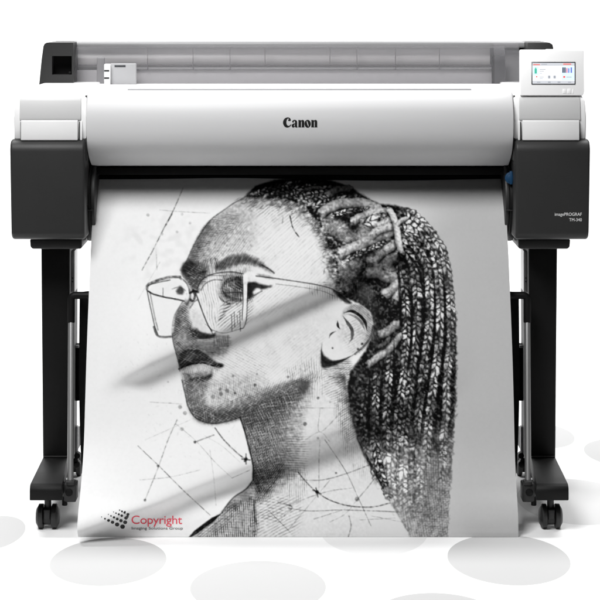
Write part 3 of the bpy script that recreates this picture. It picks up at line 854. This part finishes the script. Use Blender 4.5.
# roll compartment at the back under a clear dust cover
zt, zb = fz(41.5, .40), fz(88, .30) - .03
zr = lambda p, y: fz(p, y)
cb = mbox('roll_compartment', M['tint3'], P, fx(72, .44), fx(540, .44), .44, .47, zb, zt - .006, bevel=.004)
bm = bmesh.new()
add_box(bm, fx(73.5, .36), fx(526, .36), .33, .439, zr(47.5, .36), zr(41.4, .36))
link('top_rail', bm, M['tint2'], cb, bevel=.006, segs=3)
mbox('cross_rail', M['tint2'], cb, fx(108, .34), fx(493, .34), .335, .35, zr(69.6, .34), zr(67.2, .34), bevel=.002)
mbox('cross_rail', M['line'], cb, fx(73.5, .34), fx(493, .34), .337, .349, zr(65.6, .34), zr(64.8, .34), bevel=.0005)
mbox('lower_panel', M['tint3'], cb, fx(73.5, .345), fx(493, .345), .345, .36, zb, zr(70, .345), bevel=.001)
for q in (147.5, 193, 230, 265, 330, 357, 395.5, 439.5):
    mbox('cover_seam', M['line'], cb, fx(q - .35, .33), fx(q + .35, .33), .331, .334, zr(70 if q not in (265, 330) else 64, .33), zr(48, .33), bevel=0)
mbox('roll_post', M['tint2'], cb, fx(97, .33), fx(105, .33), .322, .331, zb, zr(57, .33), bevel=.003)
mbox('roll_post', M['black'], cb, fx(491.5, .33), fx(505, .33), .322, .331, zb, zr(55, .33), bevel=.004)
mbox('end_panel', M['tint2'], cb, fx(505, .36), fx(527, .36), .36, .43, zb, zr(50, .36), bevel=.003)
bm = prism_x([(.30, zb), (.30, zr(60, .3)), (.306, zr(53, .306)), (.318, zr(47.3, .318)), (.325, zr(46.6, .325)), (.321, zr(47.8, .321)), (.309, zr(53.3, .309)), (.303, zr(60, .303)), (.303, zb)], fx(73.6, .31), fx(505, .31))
link('dust_cover', bm, M['clear'], cb)
bm = prism_x([(.296, zb), (.296, zr(60, .3)), (.302, zr(53, .306)), (.316, zr(44, .318)), (.325, zr(43, .325)), (.325, zr(46, .325)), (.309, zr(54, .309)), (.300, zr(60, .303)), (.300, zb)], fx(494, .31), fx(519, .31))
link('cover_end', bm, M['clear'], cb)
# paper roll lying in the compartment (a thing of its own)
bm = bmesh.new()
add_cyl(bm, (fx(283, .39), .395, zr(57, .39)), (1, 0, 0), .034, fx(489, .39) - fx(77, .39), 48)
roll = link('paper_roll', bm, M['tint'])
roll['label'] = 'roll of pale paper lying under the clear cover behind the printer top'
roll['category'] = 'paper roll'

# loading gauge on the left of the roll cover
mbox('gauge_plate', M['grey'], P, fx(109.6, .27), fx(136, .27), .272, .292, zb, zr(63.5, .27), bevel=.003)
g = P.children[-1]
mbox('slot', M['bezel'], g, fx(114.5, .27), fx(125.5, .27), .2705, .274, zr(67, .27), zr(65.2, .27), bevel=.0005)
g = mbox('gauge_post', M['white'], P, fx(104, .255), fx(110, .255), .256, .275, zb, zr(64, .255), bevel=.002)
for q in (70.7, 78):
    mbox('gauge_mark', M['ink'], g, fx(104.2, .255), fx(109.2, .255), .2548, .258, zr(q + .9, .255), zr(q - .7, .255), bevel=0)


def roll_bracket(pts, holed):
    """end bracket of the roll compartment: a shell round a square bay"""
    y0, y1 = .26, .46
    bm = bmesh.new()
    q = lambda L: [(fx(a, y0), fz(b, y0)) for a, b in L]
    if holed:
        add_prism_y(bm, q([(38.6, 90), (52, 90), (52, 56), (43.3, 46.5), (41.5, 60)]), y0, y1)
        add_prism_y(bm, q([(43.3, 46.5), (52, 56), (73.2, 56), (73.2, 42.6), (46.8, 42.6), (44.5, 43.8)]), y0, y1)
        add_prism_y(bm, q([(52, 90), (73.2, 90), (73.2, 74.6), (52, 74.6)]), y0, y1)
        add_prism_y(bm, q([(71.8, 74.6), (73.2, 74.6), (73.2, 56), (71.8, 56)]), y0, y1)
        o = link('roll_bracket', bm, M['dark'], P, smooth=False)
        link('bracket_bay', box(fx(51, .32), fx(74, .32), .30, .33, fz(76, .3), fz(55, .3)), M['pit'], o)
        mbox('bracket_catch', M['black'], o, fx(69, .28), fx(71.6, .28), .27, .30, fz(74.5, .28), fz(71.4, .28), bevel=.001)
    else:
        add_prism_y(bm, q([(527.6, 90), (527.6, 42.6), (549.5, 42.6), (552.6, 44.4), (553.4, 48), (556, 60), (560, 90)]), y0, y1)
        o = link('roll_bracket', bm, M['dark'], P, bevel=.002)
    return o


roll_bracket(None, True)
roll_bracket(None, False)


def housing(side):
    """white end shell, its lid and flap, and the charcoal ink box below; side is -1 or 1"""
    mx = (lambda a: a) if side < 0 else (lambda a: 600.2 - a)

    def X(a, y=0.):
        return fx(mx(a), y)

    def span(a, b, y=0.):
        return sorted((X(a, y), X(b, y)))
    # shell
    zlow = fz(140.2, .0)
    zfr, zbk = fz(104, .006), fz(85.2, .13)
    prof = [(.012, zlow), (.002, fz(118, .002)), (.006, fz(101, .006)), (.010, fz(97.5, .010)), (.018, fz(94.4, .018)), (.034, fz(91.6, .034)), (.125, zbk), (.42, zbk), (.42, zlow)]
    bm = prism_x(prof, *span(13.4, 86.5, .0))
    # shoulders: the outer top corner is chamfered
    xo = X(13.4, .0)
    for v in bm.verts:
        if abs(v.co.x - xo) < 1e-6 and v.co.z > zfr + .002:
            v.co.x -= side * .034 * min(1, (v.co.z - zfr) / (zbk - zfr)) ** 2.2
    sh = link('end_shell', bm, M['white'], P, bevel=.0045, segs=3, angle=30)
    # lid set in the front, flap below it with two dark slits
    pl = [(.000, fz(120.4, .0)), (-.0015, fz(118, .0)), (.0035, fz(101, .0035)), (.0075, fz(97.6, .0075)), (.014, fz(96.2, .014)), (.03, fz(96.6, .03)), (.03, fz(120.4, .0))]
    link('lid', prism_x(pl, *span(20.8, 82, .02)), M['lid'], sh, bevel=.002, segs=3)
    pf = [(-.0035, zlow), (-.0025, fz(121, -.0025)), (.001, fz(120.0, .0)), (.03, fz(120.0, .0)), (.03, zlow)]
    link('flap', prism_x(pf, *span(21.8, 78.6, .014)), M['flap'], sh, bevel=.0015)
    for a, b in ((20.2, 21.3), (79.0, 80.0)):
        mbox('slit', M['groove'], sh, *span(a, b, .0), .0012, .03, zlow, fz(121.5, .02), bevel=0)
    mbox('slit_trim', M['white'], sh, *span(80.1, 82, .0), -.0002, .03, zlow, fz(121, .0), bevel=.001)
    # seam between shell and cover
    mbox('cover_gap', M['groove'], sh, *span(86.1, 87.6, .03), .012, .30, fz(160, .03), fz(95, .03), bevel=0)
    # ink box
    zt, zb_ = fz(139.0, .012), fz(240.2, -.014)
    r1, r2 = .026, .020
    yo = -.014
    prof = arc((r1 + yo, zt - r1), r1, 90, 180, 8) + arc((r2 + yo, zb_ + r2), r2, 180, 270, 8) + [(.40, zb_), (.40, zt)]
    bm = prism_x(prof, *span(9.6, 84.6, -.014))
    xo = X(9.6, -.014)
    for v in bm.verts:
        if abs(v.co.x - xo) < 1e-6:
            v.co.x += -side * .0035 * (zt - v.co.z) / (zt - zb_)
    bx = link('ink_box', bm, M['dark'], P, bevel=.006, segs=4, angle=50)
    q = [(29.8, 239.5), (82, 239.5), (82, 247.5), (80.5, 249), (32.5, 249), (30.4, 247)]
    y = .055
    link('box_bracket', prism_y([(X(a, y), fz(b, y)) for a, b in q], y, .34), M['darker'], P, bevel=.003)
    # end flange of the paper feed beside the ink box
    bm = bmesh.new()
    zc = fz(200, .1)
    xs = sorted((X(84.3, .06), X(90.6, .06)))
    add_cyl(bm, ((xs[0] + xs[1]) / 2, .145, zc), (1, 0, 0), .097, xs[1] - xs[0], 64)
    fl = link('feed_flange', bm, M['black'], P, bevel=.003)
    bm = bmesh.new()
    xs = sorted((X(90.6, .06), X(94.8, .06)))
    add_cyl(bm, ((xs[0] + xs[1]) / 2, .15, zc), (1, 0, 0), .0935, xs[1] - xs[0], 64)
    link('flange_rim', bm, M['darker'], fl, bevel=.002)
    mbox('flange_notch', M['dark'], fl, *span(85.5, 94.6, .05), .046, .06, fz(210.6, .05), fz(209.8, .05), bevel=.0003)
    if side > 0:
        bm = bmesh.new()
        add_cyl(bm, (fx(511, .045), .05, fz(178, .05)), (0, 1, 0), .013, .012, 28)
        add_cyl(bm, (fx(511, .045), .046, fz(178, .05)), (0, 1, 0), .008, .010, 24)
        add_box(bm, fx(511, .045) - .003, fx(511, .045) + .003, .040, .052, fz(184, .05), fz(171, .05))
        link('blue_dial', bm, M['blue'], P, bevel=.0008)
    return bx


housing(-1)
ibox = housing(1)
# model lettering on the right ink box
for body, x1, yb, w in (('imagePROGRAF', 581.8, 215.9, 27.), ('TM-340', 581.8, 221.3, 12.6)):
    v, f = text_shape(body, 1.)
    v = (v - v.min(0)); k = w / v[:, 0].max()
    if 'g' in body:
        v[:, 1] -= .2
    lay('model_lettering', v * [k, k * 1.12], f, lambda x, z: (fx(x1 - w + x, -.0146), -.0146, fz(yb - z, -.0146)), M['pale'], ibox)

# ---------------------------------------------------------------- control panel
yp = .004
bm = prism_y([(fx(a, yp), fz(b, yp)) for a, b in ((520.2, 95.6), (520.2, 51), (521.2, 49.9), (583, 49.9), (584, 51), (584.2, 92), (583, 95.6))], yp, yp + .022)
cp = link('control_panel', bm, M['panel'], P, bevel=.0022, segs=3)
mbox('panel_hinge', M['lid'], cp, fx(546, .03), fx(557, .03), .027, .045, fz(53, .03), fz(49.2, .03), bevel=.002)
mbox('panel_foot', M['white'], cp, fx(524, .03), fx(580, .03), .027, .06, fz(99, .03), fz(60, .03), bevel=.002)
scr = mbox('screen', M['bezel'], cp, fx(531.4, yp), fx(575.6, yp), yp - .0012, yp + .004, fz(84.7, yp), fz(61.8, yp), bevel=.001)
C = dict(bg=glow('screen_white', (.90, .93, .97), .95), bar=glow('screen_bar', (.60, .62, .66), .8), red=glow('screen_red', (.75, .10, .08)), grn=glow('screen_green', (.05, .42, .28)),
         blk=glow('screen_black', (.01, .01, .015)), blu=glow('screen_blue', (.12, .16, .55)), mag=glow('screen_magenta', (.55, .06, .12)), sky=glow('screen_sky', (.62, .76, .95)), txt=glow('screen_grey', (.36, .38, .42), .8))


def pane(name, m, x0, x1, y0, y1, k=1):
    y = yp - .0012 - .0003 * k
    return lay(name, np.array([(x0, y1), (x1, y1), (x1, y0), (x0, y0)]), [(0, 1, 2, 3)], lambda a, b: (fx(a, y), y, fz(b, y)), m, scr)


def panes(name, m, rects, k):
    y = yp - .0012 - .0003 * k
    for x0, x1, y0, y1 in rects:
        lay(name, np.array([(x0, y1), (x1, y1), (x1, y0), (x0, y0)]), [(0, 1, 2, 3)], lambda a, b: (fx(a, y), y, fz(b, y)), m, scr)


panes('screen_picture', C['bg'], [(532.5, 574.6, 62.9, 83.7)], 1)
panes('screen_header', C['bar'], [(532.5, 574.6, 62.9, 65.8), (532.5, 574.6, 80.9, 83.7)], 2)
panes('screen_tint', C['sky'], [(561.5, 574.4, 66.2, 80.5), (532.6, 538.6, 66.2, 75.5)], 2)
panes('red_icon', C['red'], [(533.2, 540, 64.2, 65), (563.2, 571.2, 63.6, 64.6), (563.2, 565.2, 76, 77.8), (536, 537.3, 76, 77.4)], 3)
panes('green_icon', C['grn'], [(534.6, 536.8, 68.6, 73.6), (535.2, 536.2, 67.6, 68.6)], 3)
panes('ink_bar', C['blk'], [(562.4, 563.7, 67.4, 72.8), (564.3, 565.6, 67.4, 72.8)], 3)
panes('ink_bar', C['mag'], [(566.4, 567.4, 68, 72.8)], 3)
panes('ink_bar', C['blu'], [(568.2, 569.3, 68.2, 72.8), (570.6, 572, 67.4, 72.8)], 3)
panes('screen_text', C['txt'], [(539.6, 545.6, 69.2, 69.8), (539.6, 544, 71, 71.5), (539.6, 542, 73, 73.5), (539.6, 544, 76.6, 77.1), (539.6, 543, 78.2, 78.7), (548, 550.4, 75.6, 78.4),
                                (553.4, 555.8, 75.6, 78.4), (566.4, 571.6, 76.8, 77.4), (537, 540.4, 81.8, 82.6), (548, 550.6, 81.6, 82.8), (557.6, 560.4, 81.6, 82.8), (568, 571.2, 81.8, 82.6), (541.4, 547, 64, 64.6)], 3)
for a in (562.6, 567.2):
    b_ = mbox('panel_button', M['flap'], cp, fx(a, yp), fx(a + 3.9, yp), yp - .0010, yp + .003, fz(93.6, yp), fz(88.8, yp), bevel=.0009)
mbox('panel_button', M['flap'], cp, fx(572.4, yp), fx(573.6, yp), yp - .0008, yp + .003, fz(93.4, yp), fz(89.2, yp), bevel=.0005)

def lean(o):
    for v in o.data.vertices:
        y0 = v.co.y
        y1 = y0 + (v.co.z - fz(95.6, yp)) * .34
        k = (CAMD + y1) / (CAMD + y0)
        v.co = ((v.co.x) * k, y1, CAMH + (v.co.z - CAMH) * k)
    for c in o.children:
        lean(c)


lean(cp)

# ---------------------------------------------------------------- the stand
def stand(side):
    mx = (lambda a: a) if side < 0 else (lambda a: 598.4 - a)
    X = lambda a, y=0.: fx(mx(a), y)
    span = lambda a, b, y=0.: sorted((X(a, y), X(b, y)))
    yl = .12
    ztop = fz(249, yl) + .02
    zf = fz(457.2, yl)
    bm = bmesh.new()
    xa, xb = X(41, yl), X(69.8, yl); xc = X(43, yl)
    add_prism_y(bm, [(xa, ztop), (xb, ztop), (X(69, yl), zf - .04), (xc, zf - .04)], yl, yl + .17)
    leg = link('leg', bm, M['black'], P, bevel=.004, segs=3)
    mbox('leg_trim', M['tube'], leg, *span(69.6, 74.6, .16), .16, .22, fz(292, .16), fz(251, .16), bevel=.001)
    bm = bmesh.new()
    for z in (278, 281.5):
        add_cyl(bm, (X(72.6, .16), .1595, fz(z, .16)), (0, 1, 0), .0016, .003, 10)
    link('screw', bm, M['darker'], leg)
    # foot: a bent plate, wider towards its front, rolled over at the tip
    yf = -.145
    n = 7
    zt = zf
    prof = [(yl + .30, zt, 0)] + [(yl - .0005, zt, 0)] + [(yl - .004, zt - .0004, .0)]
    tip = arc((yf + .016, zt - .016), .016, 90, 180, 6)
    bm = bmesh.new()
    secs = [(yl + .34, zt, 43.2, 66.5), (yl, zt, 43.2, 67.5), (yl - .10, zt, None, None), (yf + .016, zt, None, None)] + [(a, b, None, None) for a, b in tip[1:]] + [(yf, fz(500.6, yf), None, None)]
    ring = []
    xo0, xi0, xo1, xi1 = X(43, yl), X(67.5, yl), X(29.6, yf), X(62, yf)
    for y, z, *_ in secs:
        t = min(1, max(0, (yl - y) / (yl - yf)))
        ring.append((bm.verts.new((xo0 + (xo1 - xo0) * t, y, z)), bm.verts.new((xi0 + (xi1 - xi0) * t, y, z)), t))
    zlow = fz(500.6, yf)
    low = [(bm.verts.new((a.co.x, a.co.y + .004, zlow)), bm.verts.new((b.co.x, b.co.y + .004, zlow))) for a, b, _ in ring[:-1]]
    low.append((ring[-1][0], ring[-1][1]))
    for i in range(len(ring) - 1):
        a, b, _ = ring[i]; c, d, _ = ring[i + 1]
        bm.faces.new((a, b, d, c))
        e, f_ = low[i]; g_, h_ = low[i + 1]
        bm.faces.new([v for v in (e, g_, h_, f_)])
        for tri in ((a, c, g_, e), (b, f_, h_, d)):
            u = list(dict.fromkeys(tri))
            if len(u) >= 3:
                bm.faces.new(u)
    bm.faces.new((ring[0][0], low[0][0], low[0][1], ring[0][1]))
    foot = link('foot', bm, M['black'], P, bevel=.0018, segs=2)
    bm = bmesh.new()
    add_box(bm, *span(43.6, 67.2, yl), yl - .006, yl + .001, zt + .001, zt + .0035)
    link('foot_weld', bm, M['dark'], foot, bevel=.001)
    # casters, front and back
    for yc in (-.09, .40):
        c = bpy.data.objects.new('caster', None); COL.objects.link(c); c.parent = P
        xc_ = X(47.9, -.09)
        r = .0262; zc = FLOOR + r
        bm = bmesh.new(); add_cyl(bm, (xc_, yc, zc + .026), (0, 0, 1), .0075, .030, 16)
        add_cyl(bm, (xc_, yc, zc + .014), (0, 0, 1), .011, .008, 16)
        link('caster_stem', bm, M['darker'], c, bevel=.001)
        bm = bmesh.new(); add_cyl(bm, (xc_, yc, zc), (1, 0, 0), .0185, .019, 32)
        add_box(bm, xc_ - .008, xc_ + .008, yc - .020, yc + .016, zc - .004, zc + .019)
        link('caster_fork', bm, M['rubber'], c, bevel=.003, segs=3)
        for s in (-1, 1):
            bm = bmesh.new()
            x_ = xc_ + s * .0165
            add_cyl(bm, (x_ - s * .002, yc, zc), (1, 0, 0), r, .011, 40)
            add_cyl(bm, (x_ + s * .0055, yc, zc), (s, 0, 0), r * .93, .005, 40, r2=r * .62)
            link('wheel', bm, M['rubber'], c, bevel=.0018, segs=3)
    # catch basket: hoop, sleeve, joint
    ya, yb = .06, -.07
    xt = X(71.0, ya)
    pt = lambda p, y, a: (X(a, y), y, fz(p, y))
    bm = bmesh.new(); add_tube(bm, [pt(321, .06, 71.1), pt(400, -.005, 70.9), pt(488, yb, 70.4)], .0070, 20)
    hoop = link('basket_tube', bm, M['tube'], P)
    bm = bmesh.new()
    add_cyl(bm, (X(71.2, .05), .0475, fz(333, .05)), (0, 1, 0), .0014, .004, 10)
    link('screw', bm, M['darker'], hoop)
    bm = bmesh.new()
    el = [pt(322.5, .060, 71.1), pt(303, .063, 71.2)] + [pt(299.6 - 4.2 * math.sin(a), .064, 75.4 - 4.2 * math.cos(a)) for a in (0.2, .6, 1., 1.3, math.pi / 2)] + [pt(295.4, .065, 80), pt(295.4, .065, 96)]
    add_tube(bm, el, .0084, 20)
    link('basket_elbow', bm, M['black'], P)
    bm = bmesh.new()
    y = -.07
    add_box(bm, *span(63.5, 76.6, y), y - .012, y + .03, fz(501, y), fz(482.6, y))
    add_box(bm, *span(67, 75.4, y), y - .016, y + .01, fz(484, y), fz(479.8, y))
    j = link('basket_joint', bm, M['darker'], P, bevel=.003, segs=2)
    bm = bmesh.new()
    add_cyl(bm, (X(69.6, y), y - .013, fz(491, y)), (0, 1, 0), .008, .008, 20)
    add_cyl(bm, (X(65, y), y - .006, fz(500, y)), (0, 0, 1), .006, .02, 14)
    link('joint_knob', bm, M['black'], j, bevel=.001)
    # folding brackets between leg and basket
    br = mbox('side_bracket', M['pit'], P, *span(74.3, 79.4, .25), .25, .28, fz(401, .25), fz(345, .25), bevel=.002)
    mbox('bracket_cap', M['grey'], br, *span(74.6, 78.8, .24), .242, .251, fz(348, .24), fz(345.6, .24), bevel=.001)
    mbox('bracket_foot', M['grey'], br, *span(74.6, 77.6, .25), .252, .27, fz(456, .25), fz(427, .25), bevel=.001)
    bm = bmesh.new()
    for q, r, a in ((455, .007, 77.6), (460, .006, 76), (463.5, .008, 77)):
        add_cyl(bm, (X(a, .2), .2, fz(q, .2)), (0, 1, 0), r, .02, 18)
    link('hinge_knob', bm, M['black'], P, bevel=.001)


stand(-1)
stand(1)
# cloth of the catch basket, hung from the hoop behind the print
bm = bmesh.new()
n = 48
rows = []
for pyv, xl in ((292, 79.6), (330, 79.2), (380, 78.8), (420, 79.6), (450, 80.6), (470, 82.0), (484, 83.2)):
    yq = .078 + .035 * math.sin((pyv - 292) / 192 * math.pi)
    x0 = fx(xl, yq); x1 = fx(598.4 - xl, yq)
    rows.append([bm.verts.new((x0 + (x1 - x0) * i / n, yq + .004 * math.sin(i * 1.3) + .075 * math.sin(math.pi * i / n) ** .6, fz(pyv if 0 < i < n or pyv < 484 else pyv, yq) - (.0 if pyv < 440 else .0))) for i in range(n + 1)])
for a, b in zip(rows[:-1], rows[1:]):
    for i in range(n):
        bm.faces.new((a[i], a[i + 1], b[i + 1], b[i]))
bmesh.ops.solidify(bm, geom=bm.faces[:], thickness=.003)
cloth = link('basket_cloth', bm, M['cloth'], P)
bm = bmesh.new(); add_tube(bm, [(fx(90, .065), .065, fz(295.4, .065)), (fx(120, .075), .075, fz(295.6, .075)), (fx(200, .10), .10, fz(296, .10)), (fx(400, .10), .10, fz(296, .10)), (fx(479, .075), .075, fz(295.6, .075)), (fx(508.4, .065), .065, fz(295.4, .065))], .0075, 16)
link('basket_crossbar', bm, M['black'], P)

# ---------------------------------------------------------------- the print hanging from the printer
draw_print()
NU, NV = 690, 565
HALFW = 206.2 * 4.6 / FPX
DEP = cr([(172, 17.0), (180, 16.4), (193, 13.2), (213, 9.2), (250, 4.6), (290, .9), (345, -3.6), (400, -7.0), (450, -9.3), (485, -12.4), (503, -14.8), (518, -16.1), (530, -16.55), (537, -16.6), (560, -16.4)], 12)
U = np.linspace(-1, 1, NU)
def fold(px, py, x0, y0, slope, w, amp, l0, l1, f0=40, f1=60, tail=70):
    """a soft diagonal crease: the sheet swells slowly forward above the line and drops back across it"""
    L = math.hypot(1, slope)
    q = ((py - y0) - slope * (px - x0)) / L
    l = px
    env = np.clip((l - l0) / f0, 0, 1) * np.clip((l1 - l) / f1, 0, 1)
    env = env * env * (3 - 2 * env)
    return -amp * env * (.5 - .5 * np.tanh(q / w)) * np.where(q < 0, np.exp(-(q / tail) ** 2), 1)


TAB = np.linspace(172., 620., 600); TABD = np.interp(TAB, DEP[:, 0], DEP[:, 1] / 100)
UU, VV = np.meshgrid(U, np.linspace(0, 1, NV))
PX3 = UU * HALFW
LEN = np.full(NU, 372.)
for _ in range(7):                                                  # the sheet is cut off level at the bottom
    PP = 172. + VV * LEN
    DD = np.interp(PP, TAB, TABD)
    PPX = CX + PX3 * FPX / (CAMD + DD)
    RIP = fold(PPX, PP, 150, 368, -.450, 7.5, .062, 96, 470, 55, 130)
    RIP += fold(PPX, PP, 175, 497, -.385, 9, .075, 20, 480, 60, 140, 60)
    RIP = RIP * np.clip((PP - 196) / 60, 0, 1) ** 2 * (3 - 2 * np.clip((PP - 196) / 60, 0, 1))
    RIP += (.0016 * np.sin(PPX / 70 + PP / 150 + 1.) + .0010 * np.sin(PPX / 38 - PP / 90)) * np.clip((536 - PP) / 40, 0, 1)
    QY = HY + (PP - HY) * (CAMD + DD) / (CAMD + DD + RIP)
    LEN = LEN + .8 * (537.0 - QY[-1])
D3 = DD + RIP
QX = CX + PX3 * FPX / (CAMD + D3)                                   # where each point of the creased sheet is drawn on
QY = HY + (PP - HY) * (CAMD + DD) / (CAMD + D3)


def paper_point(px, py, off=0.):
    """point of the sheet that carries a place (px, py) of the drawing"""
    sx, sy = px, py
    for _ in range(6):
        d = np.interp(sy, TAB, TABD)
        c = np.clip(((sx - CX) * (CAMD + d) / FPX / HALFW + 1) / 2 * (NU - 1), 0, NU - 1.001)
        r = np.clip((sy - 172.) / LEN[int(c)] * (NV - 1), 0, NV - 1.001)
        i, j = int(r), int(c); u, v_ = r - i, c - j
        bil = lambda A: (A[i, j] * (1 - v_) + A[i, j + 1] * v_) * (1 - u) + (A[i + 1, j] * (1 - v_) + A[i + 1, j + 1] * v_) * u
        sx, sy = sx + px - bil(QX), sy + py - bil(QY)
    y = bil(D3)
    return ((px - CX) * (CAMD + y) / FPX, y - off, CAMH - (py - HY) * (CAMD + y) / FPX)


co = np.stack([PX3, DD + RIP, CAMH - (PP - HY) * (CAMD + DD) / FPX], -1).reshape(-1, 3)
idx = np.arange(NU * NV).reshape(NV, NU)
quads = np.stack([idx[:-1, :-1], idx[1:, :-1], idx[1:, 1:], idx[:-1, 1:]], -1).reshape(-1, 4)
me = bpy.data.meshes.new('printed_sheet')
me.vertices.add(NU * NV); me.vertices.foreach_set('co', co.astype(np.float32).ravel())
me.loops.add(quads.size); me.loops.foreach_set('vertex_index', quads.astype(np.int32).ravel())
me.polygons.add(len(quads)); me.polygons.foreach_set('loop_start', np.arange(0, quads.size, 4, dtype=np.int32))
me.update(calc_edges=True)
me.polygons.foreach_set('use_smooth', np.ones(len(quads), dtype=bool))
# ink tones per point of the sheet
gx = np.clip((QX - AX0) * AS - .5, 0, AW - 1.001); gy = np.clip((QY - AY0) * AS - .5, 0, AH - 1.001)
ix, iy = gx.astype(int), gy.astype(int); tx, ty = gx - ix, gy - iy
tone = (G[iy, ix] * (1 - tx) + G[iy, ix + 1] * tx) * (1 - ty) + (G[iy + 1, ix] * (1 - tx) + G[iy + 1, ix + 1] * tx) * ty
lin = (np.clip(tone, 0, 1) ** 2.2 * .885).ravel()
ca = me.color_attributes.new('ink', 'FLOAT_COLOR', 'POINT')
ca.data.foreach_set('color', np.stack([lin, lin, lin, np.ones_like(lin)], -1).astype(np.float32).ravel())
pm = mat('printed_paper', (.9, .9, .9), .7, spec=.08, bump=.03, scale=1500)
an = pm.node_tree.nodes.new('ShaderNodeAttribute'); an.attribute_name = 'ink'
pm.node_tree.links.new(an.outputs['Color'], pm.node_tree.nodes['Principled BSDF'].inputs['Base Color'])
me.materials.append(pm)
sheet = bpy.data.objects.new('printed_sheet', me); COL.objects.link(sheet)
sheet['label'] = 'wide paper print with pencil portrait of a woman with braids and glasses'
sheet['category'] = 'print'


def on_sheet(x, z):
    return paper_point(float(x), float(z), .0008)


# red wordmark, small line and dotted wedge in the lower left corner of the print
v, f = text_shape('Copyright', 1., .96)
v -= v.min(0); k = 50.5 / v[:, 0].max()
v = v * [k, k * .92]
lay('print_lettering', np.stack([131.6 + v[:, 0], 526.6 - v[:, 1]], -1), f, on_sheet, M['red'], sheet)
v, f = text_shape('Imaging Solutions Group', 1., 1.02)
v -= v.min(0); k = 51 / v[:, 0].max()
v = v * [k, k * .75]
lay('print_lettering', np.stack([131.8 + v[:, 0], 530.3 - v[:, 1]], -1), f, on_sheet, M['ink'], sheet)
DV, DF = [], []
for x, z, r in ((101.6, 516.8, .5), (105, 518.6, .9), (108.6, 520.4, 1.45), (112.6, 522.2, 1.7), (117.2, 524.4, 2.15), (122.6, 526.6, 2.35),
                (108.4, 514.2, .5), (111, 515.8, .8), (114, 517.3, 1.2), (117.3, 519, 1.45), (121, 520.6, 1.75), (125.2, 522.2, 2.05),
                (113.6, 511.8, .5), (116, 513, .75), (118.8, 514.2, 1.05), (121.8, 515.6, 1.35), (126, 518, 1.75), (127.4, 516.6, 1.4),
                (119.6, 510.0, .7), (122, 511.2, .95), (124.6, 512.6, 1.15), (128, 514.4, 1.5), (125, 511.6, .8)):
    n = len(DV); DV += [(x + r * math.cos(a), z + r * .92 * math.sin(a)) for a in [-k * math.pi / 8 for k in range(16)]]; DF.append(tuple(range(n, n + 16)))
lay('dotted_emblem', np.array(DV), DF, on_sheet, M['ink'], sheet)

# ---------------------------------------------------------------- light
def lamp(name, loc, target, sx, sy, power, col=(1, 1, 1)):
    l = bpy.data.lights.new(name, 'AREA'); l.shape = 'RECTANGLE'; l.size = sx; l.size_y = sy; l.energy = power; l.color = col
    o = bpy.data.objects.new(name, l); COL.objects.link(o); o.location = loc
    o.rotation_euler = (Vector(target) - Vector(loc)).to_track_quat('-Z', 'Y').to_euler()
    o['kind'] = 'helper'
    return o


lamp('key_softbox', (-1.0, -2.25, 3.3), (-.1, 0, .5), 1.5, 1.3, 138)
lamp('front_fill', (.2, -5.2, 2.2), (0, 0, .6), 2.0, 1.4, 7)  # added fill that lifts the front faces
lamp('top_fill', (.1, -.3, 3.4), (0, .2, 0), 2.6, 1.4, 10)  # added fill for the floor and the upward surfaces
lamp('backdrop_fill', (-1.6, .9, 3.6), (-1.4, 3.2, .9), 1.5, .8, 150)  # added pair of lamps that whitens the backdrop
lamp('backdrop_fill', (1.6, .9, 3.6), (1.4, 3.2, .9), 1.5, .8, 150)  # second of the added backdrop pair
w = bpy.data.worlds.new('World'); scene.world = w; w.use_nodes = True
w.node_tree.nodes['Background'].inputs[0].default_value = (1, 1, 1, 1)
w.node_tree.nodes['Background'].inputs[1].default_value = .03

# ---------------------------------------------------------------- camera
cd = bpy.data.cameras.new('camera'); cam = bpy.data.objects.new('camera', cd); COL.objects.link(cam)
cam.location = (0, -CAMD, CAMH); cam.rotation_euler = (math.radians(90), 0, 0)
cd.sensor_width = 36; cd.lens = FPX / 600 * 36
cd.shift_x = (300 - CX) / 600; cd.shift_y = -(300 - HY) / 600
cd.clip_end = 100
scene.camera = cam
scene.view_settings.view_transform = 'Standard'
scene.view_settings.look = 'None'
scene.view_settings.exposure = 0.
scene.view_settings.gamma = 1.
scene.cycles.max_bounces = 8
scene.cycles.transparent_max_bounces = 12
